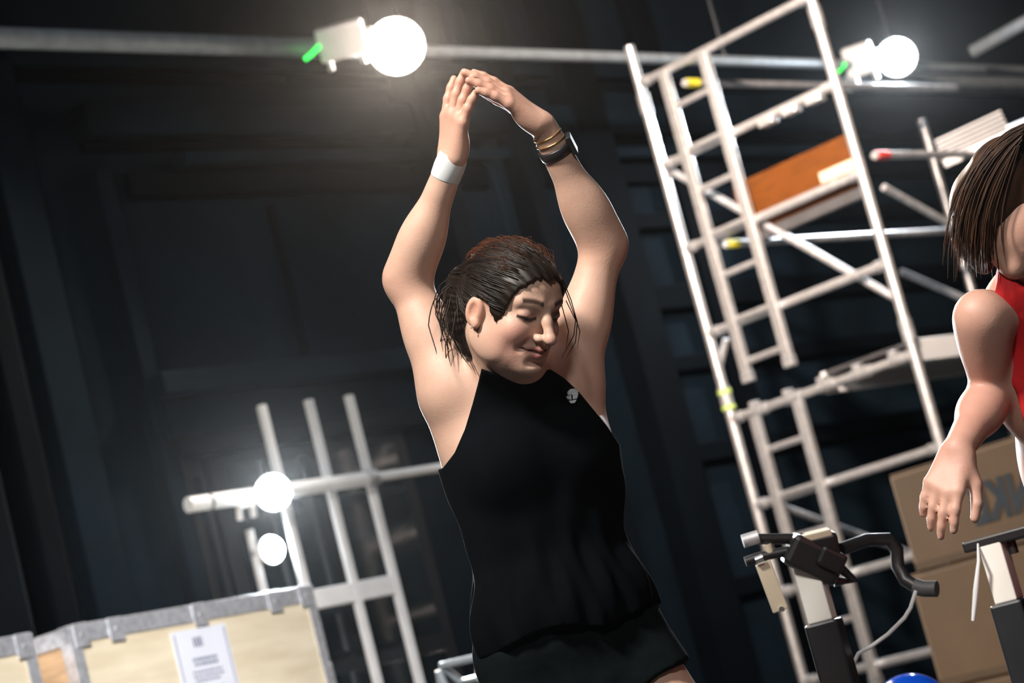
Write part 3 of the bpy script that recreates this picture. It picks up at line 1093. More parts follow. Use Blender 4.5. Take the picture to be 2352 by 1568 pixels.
def poly_sd(px, py, poly):          # signed distance (pixels) to a closed outline, negative inside
    poly = np.asarray(poly, float)
    d = np.full(px.shape, 1e9)
    inside = np.zeros(px.shape, bool)
    for i in range(len(poly)):
        a, b = poly[i], poly[(i + 1) % len(poly)]
        e = b - a
        t = np.clip(((px - a[0]) * e[0] + (py - a[1]) * e[1]) / (e @ e), 0, 1)
        d = np.minimum(d, (px - a[0] - e[0] * t) ** 2 + (py - a[1] - e[1] * t) ** 2)
        c = (a[1] > py) != (b[1] > py)
        with np.errstate(divide='ignore', invalid='ignore'):
            xi = a[0] + (py - a[1]) / (b[1] - a[1] if b[1] != a[1] else 1e-9) * e[0]
        inside ^= c & (px < xi)
    d = np.sqrt(d)
    return np.where(inside, -d, d)


def unit(v):
    v = np.asarray(v, float)
    return v / np.linalg.norm(v)


def add_hand(fl, wrist, d, n, thumb, curl=.25, spread=.05, size=1.0, r=1.0):
    """palm, four unequal fingers and a thumb; d: towards the fingertips, n: out of the palm, thumb: to the thumb side"""
    d = unit(d)
    n = unit(n - d * (np.asarray(n) @ d))
    l = np.cross(d, n)
    if l @ thumb < 0:
        l = -l
    s = size
    pts = {}
    lens = (.072, .081, .075, .059)
    for i, u in enumerate((.030, .010, -.011, -.030)):           # index .. little
        k0 = wrist + d * .012 * s + l * u * .55 * s
        k1 = wrist + d * (.086 - .006 * abs(i - 1)) * s + l * u * s - n * .004
        fl.cone(k0, k1, .0135 * s * r, .0105 * s * r, .016)
        dirn = unit(d + l * spread * (1.2 - i))
        p, ang = k1, curl * (.6 + .15 * i)
        for q, (fr, rr) in enumerate(((.46, .0092), (.30, .0082), (.24, .0073))):
            ang += curl * (.7 if q else 0)
            v = unit(dirn * math.cos(ang) + n * math.sin(ang))
            p2 = p + v * lens[i] * fr * s
            fl.cone(p, p2, rr * s * r, (rr - .0009) * s * r, .005)
            p = p2
        pts[i] = p
    # thumb leaves the side of the palm near its base
    t0 = wrist + d * .022 * s + l * .018 * s + n * .006
    t1 = t0 + unit(d * .75 + l * .62 + n * .28) * .044 * s
    t2 = t1 + unit(d * .92 + l * .30 + n * .25) * .034 * s
    t3 = t2 + unit(d * .97 + l * .08 + n * .22) * .027 * s
    fl.cone(t0, t1, .0165 * s * r, .0115 * s * r, .014)
    fl.cone(t1, t2, .0105 * s * r, .0098 * s * r, .005)
    fl.cone(t2, t3, .0096 * s * r, .0078 * s * r, .005)
    fl.ell(wrist + d * .030 * s - l * .018 * s + n * .006, (.014 * s, .014 * s, .026 * s), np.stack([l, n, d], 1), .014)
    return pts


# ================================================================ the woman in the black top
ZB = 4.22
HC = P(1177, 694, 4.13)                     # centre of the head
yawh, pith = math.radians(42), math.radians(17)
hx = math.cos(yawh) * Rt + math.sin(yawh) * Fw
hy = math.sin(yawh) * math.cos(pith) * Rt + math.sin(pith) * Dn - math.cos(yawh) * math.cos(pith) * Fw
hz = math.sin(yawh) * math.sin(pith) * Rt - math.cos(pith) * Dn - math.cos(yawh) * math.sin(pith) * Fw
HM = np.stack([hx, hy, hz], 1)              # columns: her left, face forward, up


def hd(x, y, z):
    return HC + HM @ np.array([x, y, z], float)


def to_head(V):
    return (V - HC) @ HM


ty = math.radians(20)
tx = np.array([math.cos(ty), math.sin(ty), 0])
tf = np.array([math.sin(ty), -math.cos(ty), 0])     # chest forward
TM = np.stack([tx, tf, ZW], 1)

shR, elR, wrR = P(1044, 893, 4.25), P(934, 640, 4.29), P(1036, 372, 4.22)
shL, elL, wrL = P(1302, 880, 4.31), P(1388, 562, 4.32), P(1246, 288, 4.22)
neck0 = P(1178, 868, 4.25)
chest, belly, pelv = P(1206, 1010, 4.27), P(1252, 1235, 4.265), P(1302, 1452, 4.26)
hipR, hipL = P(1215, 1520, 4.25), P(1415, 1475, 4.27)


def lev(p, h):
    return np.array([p[0], p[1], h])


kneeR = np.array([hipR[0] - .02, hipR[1] - .03, .48])
ankR = np.array([hipR[0] - .03, hipR[1] + .03, .085])
kneeL = np.array([hipL[0] + .155, hipL[1] - .04, .49])
ankL = np.array([hipL[0] + .20, hipL[1] + .03, .085])


def torso(f, g=0., with_shoulder=True):
    f.ell(chest, (.158 + g, .108 + g, .205 + g), TM, .05)
    f.ell(belly, (.142 + g, .104 + g, .20 + g), TM, .06)
    f.ell(pelv, (.166 + g, .120 + g, .15 + g), TM, .06)
    for sx in (-1, 1):
        f.ell(chest + tx * sx * .075 + tf * .068 - ZW * .045, (.064 + g, .055 + g, .062 + g), TM, .05)
    # shoulder girdle
    f.cone(neck0 - ZW * .03, shR + ZW * -.01, .052 + g, .05 + g, .05)
    f.cone(neck0 - ZW * .03, shL + ZW * -.01, .052 + g, .05 + g, .05)
    # lats running up into the raised arms
    f.cone(P(1036, 925, 4.27), P(1096, 1110, 4.27), .044 + g, .042 + g, .05)
    f.cone(P(1312, 925, 4.32), P(1362, 1110, 4.30), .040 + g, .044 + g, .05)


woman = empty('person', np.array([(ankR[0] + ankL[0]) / 2, ZB, 0]), 'person in black sleeveless top and dark shorts clapping both hands overhead', 'person')
xs = steps((-.36, -.10, .004), (-.10, .13, .0019), (.13, .52, .004))
ys = steps((3.93, 4.19, .0019), (4.19, 4.46, .0036))
zs = steps((-.004, .86, .008), (.86, 1.36, .0045), (1.36, 1.66, .0019), (1.66, 2.08, .0026))
bf = Field(xs, ys, zs)
# legs and feet
for h_, kn, an, sg in ((hipR, kneeR, ankR, -1), (hipL, kneeL, ankL, 1)):
    bf.chain([h_, kn + (h_ - kn) * .45, kn], [.085, .072, .052], .04)
    bf.chain([kn, kn + (an - kn) * .32 + np.array([0, .02, 0]), an], [.050, .053, .033], .03)
torso(bf)
# arms
for sh, el, wr, bk in ((shR, elR, wrR, 1), (shL, elL, wrL, 1)):
    ax_ = unit(el - sh)
    bf.cone(sh, el, .050, .039, .04)
    bf.ell(sh + (el - sh) * .42 + Dn * .004, (.047, .047, .085), np.stack(frame_of(el - sh), 1), .03)
    bf.ell(sh + ax_ * .012, (.056, .054, .062), np.stack(frame_of(el - sh), 1), .04)
    fo = unit(wr - el)
    bf.cone(el, wr, .039, .0255, .03)
    bf.ell(el + fo * .07, (.044, .040, .075), np.stack(frame_of(wr - el), 1), .03)
    bf.cone(el, el - fo * .012 , .030, .026, .02)
# hands meeting above the head
dR = P(1060, 165, 4.20) - wrR
dL = P(1060, 148, 4.19) - wrL
add_hand(bf, wrR, dR, Rt * .80 + Fw * .55 + Dn * .1, -Rt * .5 + Fw, curl=.16, spread=.09, size=1.02, r=1.08)
add_hand(bf, wrL, dL, -Rt * .55 + Dn * .75 + Fw * .35, Fw + Rt * .2, curl=.14, spread=.05, size=1.05, r=1.05)
# neck and head
bf.cone(hd(0, -.028, -.065), neck0 + tf * .01 - ZW * .02, .056, .062, .035)
bf.cone(hd(0, .030, -.092), neck0 + tf * .05 - ZW * .00, .042, .04, .03)
bf.ell(hd(0, -.012, .024), (.071, .089, .076), HM, .02)
bf.ell(hd(0, .022, -.030), (.060, .068, .082), HM, .03)
bf.ell(hd(0, .040, -.076), (.050, .050, .037), HM, .03)
bf.ell(hd(0, .076, -.098), (.023, .021, .018), HM, .022)
bf.ell(hd(0, .055, .038), (.049, .030, .030), HM, .03)
for sx in (-1, 1):
    bf.ell(hd(sx * .036, .060, -.034), (.026, .024, .024), HM, .022)          # cheeks
    bf.ell(hd(sx * .050, .012, -.068), (.014, .034, .028), HM, .03)           # jaw angle
    bf.cone(hd(sx * .014, .084, .020), hd(sx * .044, .068, .021), .011, .010, .014)   # brow ridge
    bf.ell(hd(sx * .031, .100, -.002), (.0165, .0135, .0125), HM, .012, True)   # eye socket
    bf.ell(hd(sx * .0315, .0745, -.001), (.0165, .0145, .0125), HM, .006)        # lidded eye
    bf.cone(hd(sx * .018, .0865, -.0055), hd(sx * .0315, .0905, -.0072), .0011, .0014, .003, True)  # lid line
    bf.cone(hd(sx * .0315, .0905, -.0072), hd(sx * .046, .0800, -.0045), .0014, .0011, .003, True)
    bf.ell(hd(sx * .0765, -.012, -.021), (.0085, .019, .028), HM @ np.array(Matrix.Rotation(math.radians(sx * 14), 3, 'Z')), .006)   # ear
    bf.ell(hd(sx * .0855, -.008, -.020), (.0070, .010, .018), HM, .003, True)
    bf.ell(hd(sx * .077, -.002, -.042), (.006, .008, .009), HM, .006)
    bf.cone(hd(sx * .0185, .1000, -.036), hd(sx * .036, .0810, -.064), .0034, .0032, .010, True)   # laugh line
    bf.ell(hd(sx * .0125, .1005, -.0385), (.0085, .0105, .0080), HM, .006)     # nostril wing
    bf.ell(hd(sx * .0068, .1085, -.0465), (.0035, .005, .003), HM, .003, True)
bf.cone(hd(0, .088, .014), hd(0, .100, -.008), .0085, .0090, .010)
bf.cone(hd(0, .100, -.008), hd(0, .1150, -.032), .0085, .0100, .008)
bf.ell(hd(0, .1180, -.0365), (.0112, .0110, .0100), HM, .006)
# mouth, a closed lopsided grin
bf.cone(hd(-.027, .0755, -.060), hd(0, .0950, -.0615), .0040, .0072, .007)
bf.cone(hd(.027, .0755, -.060), hd(0, .0950, -.0615), .0040, .0072, .007)
bf.cone(hd(-.021, .0770, -.0705), hd(0, .0925, -.0735), .0045, .0078, .007)
bf.cone(hd(.021, .0770, -.0705), hd(0, .0925, -.0735), .0045, .0078, .007)
bf.cone(hd(-.030, .0780, -.0625), hd(0, .1040, -.0670), .0016, .0018, .004, True)
bf.cone(hd(.030, .0780, -.0625), hd(0, .1040, -.0670), .0016, .0018, .004, True)
bf.cone(hd(-.016, .0935, -.0865), hd(.016, .0935, -.0865), .004, .004, .012, True)


def lerp(c, t, w):
    return c + (np.asarray(t) - c) * np.clip(w, 0, 1)[:, None]


SKIN = np.array([.56, .370, .285])


def pigment_woman(V):
    c = np.tile(SKIN, (len(V), 1))
    q = to_head(V)

    def blob(x, y, z, r, sym=True):
        xx = np.abs(q[:, 0]) if sym else q[:, 0]
        return np.clip(1.25 - np.sqrt(((xx - x) / r[0]) ** 2 + ((q[:, 1] - y) / r[1]) ** 2 + ((q[:, 2] - z) / r[2]) ** 2), 0, 1)
    c = lerp(c, (.44, .195, .16), .8 * blob(.034, .05, -.060, (.036, .05, .045)))  # red flush, with the shade of the jaw painted in by a darker tone
    c = lerp(c, (.52, .235, .19), .75 * blob(.04, .068, -.035, (.026, .03, .022)))
    c = lerp(c, (.52, .25, .20), .5 * blob(0, .115, -.034, (.014, .02, .014)))
    # lips
    lip = blob(0, .094, -.062, (.025, .022, .0062)) + blob(0, .092, -.0735, (.021, .022, .0068))
    c = lerp(c, (.36, .12, .12), lip * 1.3)
    ml = np.clip(1.6 - np.abs(q[:, 2] + .0668 - .0045 * (np.abs(q[:, 0]) / .03)) / .0017, 0, 1) * (np.abs(q[:, 0]) < .029) * (q[:, 1] > .068)
    c = lerp(c, (.12, .04, .035), ml)
    # brows
    bz = .0225 + .004 * np.sin(np.clip((np.abs(q[:, 0]) - .012) / .038, 0, 1) * 2.6)
    br = np.clip(1.5 - np.abs(q[:, 2] - bz) / .0046, 0, 1) * (np.abs(q[:, 0]) > .013) * (np.abs(q[:, 0]) < .049) * (q[:, 1] > .05)
    c = lerp(c, (.045, .024, .018), br * .95)
    # lids a little mauve, lash line dark
    c = lerp(c, (.20, .105, .095), .85 * blob(.0305, .085, .004, (.019, .014, .0105)))
    ll = np.clip(1.5 - np.abs(q[:, 2] + .0072 - 7. * (np.abs(q[:, 0]) - .031) ** 2) / .0030, 0, 1) * (np.abs(np.abs(q[:, 0]) - .032) < .0175) * (q[:, 1] > .07)
    al = np.clip(1.5 - np.sqrt(((np.abs(q[:, 0]) - .032) / .0135) ** 2 + ((q[:, 2] + .0095) / .0042) ** 2) * 1.1, 0, 1) * (q[:, 1] > .07)
    c = lerp(c, (.20, .14, .125), al)
    c = lerp(c, (.03, .018, .016), ll)
    ir = np.clip(1.4 - np.sqrt(((np.abs(q[:, 0] - .003) - .0325) / .0052) ** 2 + ((q[:, 2] + .0080) / .0046) ** 2), 0, 1) * (q[:, 1] > .07)
    c = lerp(c, (.015, .010, .009), ir)
    # ears, hands, elbows run redder
    c = lerp(c, (.55, .24, .16), .6 * blob(.078, -.012, -.014, (.014, .03, .04)))
    for p, r in ((wrR + unit(dR) * .10, .12), (wrL + unit(dL) * .10, .12), (elR, .06), (elL, .06)):
        w = np.clip(1.2 - np.linalg.norm(V - p, axis=1) / r, 0, 1)
        c = lerp(c, (.50, .27, .20), w * .7)
    return c


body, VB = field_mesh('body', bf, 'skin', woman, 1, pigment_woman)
del bf

# shoes
for an in (ankR, ankL):
    sf = Field(steps((an[0] - .08, an[0] + .08, .006)), steps((an[1] - .24, an[1] + .10, .006)), steps((-.004, .14, .006)))
    sf.ell(an + np.array([0, -.01, -.03]), (.040, .055, .055), None, .02)
    sf.ell(an + np.array([0, -.10, -.050]), (.046, .11, .036), None, .04)
    g = sf.grid()
    sf.F = np.maximum(sf.F, (0.0 - g[2]) + 0 * sf.F)
    field_mesh('shoe', sf, 'shoe_cloth', woman, 1)

# sleeveless top
tf_ = Field(steps((-.27, .34, .004)), steps((4.04, 4.48, .004)), steps((.88, 1.47, .004)))
torso(tf_, .009)
tf_.ell(P(1296, 1400, 4.25), (.172, .132, .12), TM, .05)
tf_.cone(hd(0, -.02, -.10), neck0 - ZW * .03, .066, .075, .03)
g = tf_.grid()
X3, Y3, Z3 = np.broadcast_arrays(*g)
pts3 = np.stack([X3, Y3, Z3], -1)
dd = pts3 - EYE
zz = dd @ Fw
ppx = 1176 + FPX * (dd @ Rt) / zz
ppy = 784 + FPX * (dd @ Dn) / zz
outline = [(1106, 846), (1140, 858), (1185, 866), (1228, 862), (1262, 846), (1296, 868), (1330, 900), (1358, 934), (1392, 975), (1500, 1130),
           (1750, 1700), (850, 1700), (850, 1150), (990, 1080), (1016, 1076), (1044, 1040), (1068, 985), (1086, 925), (1098, 880)]
tf_.F = np.maximum(tf_.F, (poly_sd(ppx, ppy, outline) / 1230).astype(np.float32))
# hem and soft folds
ang = np.arctan2((pts3 - chest) @ tf, (pts3 - chest) @ tx)
fold = .0035 * np.sin(ang * 9 + Z3 * 26) * np.clip((1.25 - Z3) / .2, 0, 1) + .003 * np.sin(ang * 17 - Z3 * 14) * np.clip((1.15 - Z3) / .15, 0, 1)
tf_.F = (tf_.F + fold).astype(np.float32)
tf_.F = np.maximum(tf_.F, (.936 + .010 * np.sin(ang * 3 + 1.0) - Z3).astype(np.float32))
shirt, VS = field_mesh('sleeveless_top', tf_, 'shirt_black', woman, 1)
shirt['label'] = 'black sleeveless top'
del pts3, dd, zz, ppx, ppy, ang, fold, tf_

# shorts
sf = Field(steps((-.25, .46, .005)), steps((4.04, 4.48, .005)), steps((.52, 1.02, .005)))
sf.ell(pelv - ZW * .01, (.178, .128, .13), TM, .05)
sf.cone(hipR, hipR + (kneeR - hipR) * .62, .100, .092, .03)
sf.cone(hipL, hipL + (kneeL - hipL) * .62, .100, .090, .03)
sf.ell(pelv - ZW * .115 + tx * .01, (.135, .115, .085), TM, .04)
g = sf.grid()
X3, Y3, Z3 = np.broadcast_arrays(*g)
cutL = (X3 - hipL[0]) * unit(kneeL - hipL)[0] + (Y3 - hipL[1]) * unit(kneeL - hipL)[1] + (Z3 - hipL[2]) * unit(kneeL - hipL)[2]
midx = (hipL[0] + hipR[0]) / 2 + (Z3 * 0)
cut = np.where(X3 > hipL[0] - .05, cutL - .105, (hipR[2] - .2) - Z3)
sf.F = np.maximum(sf.F, cut.astype(np.float32))
sf.F = (sf.F + .002 * np.sin(X3 * 60 + Z3 * 25)).astype(np.float32)
shorts, VSh = field_mesh('shorts', sf, 'shorts_black', woman, 1)
shorts['label'] = 'dark training shorts'
del X3, Y3, Z3, cut, cutL, midx, sf

# small pale emblem on the chest: a shield-like head with cut lines, laid on the cloth
VSn = VS[(VS @ Fw) < np.median(VS @ Fw)]
px_, py_ = project(VSn)


def on_cloth(px, py, lift=.0015):
    d2 = (px_ - px) ** 2 + (py_ - py) ** 2
    i = np.argsort(d2)[:40]
    near = i[np.argsort((VSn[i] - EYE) @ Fw)][:8]
    zc_ = np.mean((VSn[near] - EYE) @ Fw)
    return P(px, py, zc_ - lift)


for poly in ([(1303, 900), (1310, 893), (1320, 892), (1328, 898), (1326, 904), (1304, 907)],
             [(1300, 910), (1312, 907), (1313, 918), (1303, 916)],
             [(1315, 906), (1329, 902), (1326, 914), (1316, 917)],
             [(1306, 920), (1316, 919), (1325, 917), (1320, 925), (1311, 926)]):
    Vq = [on_cloth(1315 + (x - 1315) * 1.0, 909 + (y - 909) * 1.0) for x, y in poly]
    n_ = len(Vq)
    Vb = [p + Fw * .0012 for p in Vq]
    link_mesh('emblem_piece', Vq + Vb, [tuple(range(n_)), tuple(range(2 * n_ - 1, n_ - 1, -1))] + [(i, i + n_, (i + 1) % n_ + n_, (i + 1) % n_) for i in range(n_)],
              'logo_grey', shirt)

# hair: cap, ponytail and loose strands
hf = Field(steps((-.15, .14, .0022)), steps((3.91, 4.30, .0022)), steps((1.36, 1.70, .0022)))
hf.ell(hd(0, -.012, .024), (.0790, .099, .0850), HM, .02)
hf.ell(hd(0, .020, -.030), (.0665, .072, .089), HM, .03)
hf.ell(hd(0, .054, .038), (.055, .038, .038), HM, .03)
hf.ell(hd(0, -.050, -.012), (.068, .055, .060), HM, .02)
g = hf.grid()
X3, Y3, Z3 = np.broadcast_arrays(*g)
q = np.stack([X3 - HC[0], Y3 - HC[1], Z3 - HC[2]], -1) @ HM
HLP = np.radians([0, 10, 22, 38, 46, 52, 60, 68, 78, 88, 98, 107, 116, 130, 180])
HLZ = np.array([.061, .070, .064, .046, .024, -.008, -.026, -.018, .002, .010, .004, -.03, -.056, -.07, -.075])
phi = np.arctan2(np.abs(q[..., 0]), q[..., 1])
line = np.interp(phi, HLP, HLZ) + .0012 * np.sin(phi * 45)
hf.F = np.maximum(hf.F, ((line - q[..., 2]) * .75).astype(np.float32))
del q, phi, line
tail0 = hd(-.020, -.112, .004)
tailp = [tail0, P(1056, 690, 4.20), P(1062, 745, 4.20), P(1085, 800, 4.19), P(1102, 832, 4.18)]
hf.chain([tail0 + hy * .03, *tailp], [.030, .030, .027, .026, .017, .006], .02)
q = np.stack([X3 - HC[0], Y3 - HC[1], Z3 - HC[2]], -1) @ HM
th = np.arctan2(q[..., 0], q[..., 2] + .02)
hf.F = (hf.F + 0.0006 * np.sin(th * 34 + 6 * np.sin(q[..., 1] * 22))).astype(np.float32)
del q, th, X3, Y3, Z3
hair, VH = field_mesh('hair', hf, 'hair_dark', woman, 1)
hair['label'] = 'dark hair tied back'
stn = MB()
ctr = np.array([0, -.014, .020])
dirs = to_head(VH) - ctr
rads = np.linalg.norm(dirs, axis=1)
dirs = (dirs / rads[:, None]).astype(np.float32)
tdir = unit(to_head(tail0[None])[0] - ctr)
for i in range(520):                        # strands combed from the hairline to the tie
    ph = rng.uniform(-2.0, 1.5)
    zl = np.interp(abs(ph), HLP, HLZ) + (rng.uniform(-.005, .006) if i % 2 else rng.uniform(.0, .05))
    a0 = unit(np.array([math.sin(ph) * .075, math.cos(ph) * .09, zl]) - ctr)
    om = math.acos(np.clip(a0 @ tdir, -1, 1))
    lift = rng.uniform(.0002, .0028)
    pts = []
    for t in np.linspace(rng.uniform(0, .3), rng.uniform(.55, .97), 10):
        v = (math.sin((1 - t) * om) * a0 + math.sin(t * om) * tdir) / math.sin(om) + np.array([0, 0, .25 * math.sin(math.pi * t)])
        v = unit(v)
        i_ = int(np.argmax(dirs @ v.astype(np.float32)))
        pts.append(HC + HM @ (ctr + v * (rads[i_] + lift)))
    stn.tube(pts, [.0004] + [.0012] * 8 + [.0004], 4, False)
for i in range(130):                         # curls of the tail
    o_ = rng.normal(0, .012, 3)
    ph = rng.uniform(0, 6.28)
    base_ = [p + o_ * (1 + .5 * j) for j, p in enumerate(tailp)]
    pts = []
    for j in range(len(base_) - 1):
        for t in (0, .33, .66):
            p = base_[j] * (1 - t) + base_[j + 1] * t
            w = (j + t) * 1.5 + ph
            pts.append(p + Rt * math.sin(w) * .007 + Fw * math.cos(w) * .007)
    pts = pts[:rng.integers(7, len(pts) + 1)]
    stn.tube(pts, [.001] * (len(pts) - 1) + [.0003], 4, False)
fly = MB()
for i in range(260):                         # flyaways on the crown
    u = rng.uniform(-1.0, .9)
    t = rng.uniform(-.2, 1.7)
    b0 = hd(math.sin(u) * .082, -.014 + .100 * math.cos(1.0 + t * .7), .030 + .086 * math.sin(1.0 + t * .7) * math.cos(u))
    n_ = unit(b0 - hd(0, -.014, .01))
    i_ = int(np.argmax(dirs @ unit(to_head(b0[None])[0] - ctr).astype(np.float32)))
    b0 = HC + HM @ (ctr + dirs[i_].astype(float) * (rads[i_] - .001))
    tg = tail0 - b0
    tg = unit(unit(tg - n_ * (tg @ n_)) + rng.normal(0, .28, 3))
    tg = unit(tg - n_ * (tg @ n_))
    L_ = rng.uniform(.022, .055)
    up_ = rng.uniform(.06, .22)
    fly.tube([b0, b0 + n_ * L_ * up_ * .7 + tg * L_ * .35, b0 + n_ * L_ * up_ * .9 + tg * L_ * .7, b0 + n_ * L_ * (up_ * .6 - .12) + tg * L_],
             [.0004, .0004, .00035, .0002], 4, False)
for pl in ([(1292, 640), (1312, 690), (1326, 740), (1322, 785), (1302, 820)], [(1296, 660), (1318, 720), (1332, 760), (1326, 800)],
           [(1290, 700), (1306, 760), (1300, 800)], [(1300, 690), (1322, 735), (1318, 770), (1290, 822)]):
    stn.tube([P(x, y, 4.09 + .0002 * (i * 20)) for i, (x, y) in enumerate(pl)], [.0009] * (len(pl) - 1) + [.0003], 4, False)
st_o = stn.build('hair_strands', 'hair_dark', hair, True)
st_o['kind'] = 'stuff'
gm = bpy.data.materials.new('hair_rim_glow')
gm.use_nodes = True
gn = gm.node_tree
tl = gn.nodes.new('ShaderNodeBsdfTranslucent')
tl.inputs['Color'].default_value = (.52, .25, .10, 1)  # orange put into the flyaways to imitate the backlit rim
gx = gn.nodes.new('ShaderNodeMixShader')
gx.inputs[0].default_value = .6
gb = gn.nodes['Principled BSDF']
gb.inputs['Base Color'].default_value = (.05, .022, .010, 1)
gb.inputs['Roughness'].default_value = .45
gn.links.new(gb.outputs[0], gx.inputs[1])
gn.links.new(tl.outputs[0], gx.inputs[2])
gn.links.new(gx.outputs[0], gn.nodes['Material Output'].inputs['Surface'])
MATS['hair_rim_glow'] = gm
fly_o = fly.build('flyaway_hair', 'hair_rim_glow', hair, True)
fly_o['kind'] = 'stuff'

# ear stud, wrist wrap, bracelets and watch
ear = hd(-.0835, -.002, -.049)
smooth_by_angle(MB().lathe(ear, -hx, [(.0005, -.002), (.0022, 0), (.0018, .002), (.0005, .003)], 10).build('earring', 'silver', woman), 60)


def ring_on(name, centre, axis, rad, thick, m, wide=1.0, squash=1.0):
    a, b, d = frame_of(axis)
    V, Fc = [], []
    n, mseg = 36, 8
    for i in range(n):
        t = 2 * math.pi * i / n
        c = math.cos(t) * a + math.sin(t) * b * squash
        for j in range(mseg):
            p = 2 * math.pi * j / mseg
            V.append(centre + c * (rad + thick * math.cos(p)) + d * thick * wide * math.sin(p))
    for i in range(n):
        for j in range(mseg):
            Fc.append((i * mseg + j, ((i + 1) % n) * mseg + j, ((i + 1) % n) * mseg + (j + 1) % mseg, i * mseg + (j + 1) % mseg))
    return link_mesh(name, V, Fc, m, woman, True)


aR, aL = unit(wrR - elR), unit(wrL - elL)
ring_on('wrist_wrap', wrR - aR * .012, aR, .0262, .0030, 'wrap_white', 9)
ring_on('bracelet', wrL - aL * .020, aL, .0275, .0013, 'gold')
ring_on('bracelet', wrL - aL * .034, aL, .0285, .0013, 'gold')
ring_on('watch_band', wrL - aL * .056, aL, .0295, .0030, 'black_plastic', 3.5)
wc = wrL - aL * .056 + unit(Rt - aL * (Rt @ aL)) * .033
MB().obox(wc, (unit(np.cross(aL, Rt)), unit(Rt - aL * (Rt @ aL)), aL), (.017, .005, .019), .003).build('watch_case', 'black_plastic', woman)

# ================================================================ the person in red at the right edge
Z2 = 4.05


def Q2(px, py, dz=0.):
    return P(px, py, Z2 + dz)


r_sh, r_el, r_wr = Q2(2252, 728, .02), Q2(2276, 905, .10), Q2(2202, 1030, -.03)
r_neck, r_head = Q2(2372, 640, .10), Q2(2338, 470, .03)
r_chest, r_belly, r_pelv = Q2(2430, 820, .16), Q2(2500, 1060, .24), Q2(2560, 1300, .30)
l_sh, l_el, l_wr = Q2(2560, 700, .30), Q2(2640, 880, .30), Q2(2580, 1010, .10)
base2 = np.array([r_pelv[0], r_pelv[1], 0])
runner = empty('person', base2, 'person with brown hair in a red tank top, cut by the right picture edge', 'person')
lo = np.array([.62, 3.75, -.004])
bf2 = Field(steps((.58, 1.30, .0042)), steps((3.80, 4.60, .0045)), steps((-.004, .55, .009), (.55, .95, .006), (.95, 1.62, .0042)))
t2y = math.radians(-15)
T2 = np.stack([np.array([math.cos(t2y), -math.sin(t2y), 0]), np.array([-math.sin(t2y), -math.cos(t2y), 0]), ZW], 1)
for c_, r_ in ((r_chest, (.155, .11, .20)), (r_belly, (.135, .10, .19)), (r_pelv, (.16, .115, .15))):
    bf2.ell(c_, r_, T2, .06)
bf2.cone(r_neck - ZW * .05, r_sh, .045, .038, .04)
bf2.cone(r_neck - ZW * .05, l_sh, .05, .05, .05)
bf2.cone(r_neck - ZW * .06, r_head - ZW * .04, .055, .052, .03)
for sh, el, wr in ((r_sh, r_el, r_wr), (l_sh, l_el, l_wr)):
    bf2.cone(sh, el, .041, .037, .03)
    bf2.ell(sh + (el - sh) * .22, (.042, .040, .075), np.stack(frame_of(el - sh), 1), .03)
    bf2.cone(el, wr, .042, .027, .012)
    bf2.ell(el + unit(wr - el) * .055, (.045, .043, .06), np.stack(frame_of(wr - el), 1), .015)
add_hand(bf2, r_wr, Q2(2160, 1150, -.06) - r_wr, Rt * .6 + Fw * .8, Rt * .5 - Fw * .8, curl=.30, spread=.05, size=1.0, r=1.1)
add_hand(bf2, l_wr, Dn - Rt * .3, -Rt * .6 + Fw * .6, -Fw, curl=.35, spread=.04)
# head bent forward and turned away
h2f = unit(Rt * .62 + Dn * .55 - Fw * .55)
h2x = unit(np.cross(h2f, -Dn * .8 + Rt * .5))
h2z = np.cross(h2x, h2f)
H2 = np.stack([h2x, h2f, h2z], 1)


def hd2(x, y, z):
    return r_head + H2 @ np.array([x, y, z], float)


bf2.ell(hd2(0, -.01, .026), (.074, .093, .082), H2, .02)
bf2.ell(hd2(0, .024, -.03), (.062, .068, .083), H2, .03)
bf2.ell(hd2(0, .07, -.098), (.022, .022, .018), H2, .025)
bf2.cone(hd2(0, .086, .012), hd2(0, .113, -.032), .008, .011, .012)
for sx in (-1, 1):
    bf2.ell(hd2(sx * .031, .1, 0), (.017, .014, .012), H2, .012, True)
    bf2.ell(hd2(sx * .0315, .075, -.001), (.016, .014, .012), H2, .006)
    bf2.ell(hd2(sx * .077, -.012, -.014), (.0085, .019, .03), H2, .006)
    bf2.cone(hd2(-.024 * sx, .077, -.062), hd2(0, .094, -.064), .005, .007, .007)
# legs
kn2 = [np.array([r_pelv[0] - .09, r_pelv[1] - .10, .47]), np.array([r_pelv[0] + .10, r_pelv[1] + .02, .47])]
an2 = [np.array([r_pelv[0] - .10, r_pelv[1] + .06, .085]), np.array([r_pelv[0] + .12, r_pelv[1] + .10, .085])]
for kn, an, sx in ((kn2[0], an2[0], -1), (kn2[1], an2[1], 1)):
    hp_ = r_pelv + np.array([sx * .085, 0, -.06])
    bf2.chain([hp_, kn, kn + (an - kn) * .35 + np.array([0, .02, 0]), an], [.085, .052, .052, .034], .03)


def pigment_plain(V):
    c = np.tile(np.array([.56, .335, .26]), (len(V), 1))
    w = np.clip(1.2 - np.linalg.norm(V - (r_wr + r_el) / 2, axis=1) / .16, 0, 1)
    return lerp(c, (.52, .27, .21), w * .8)


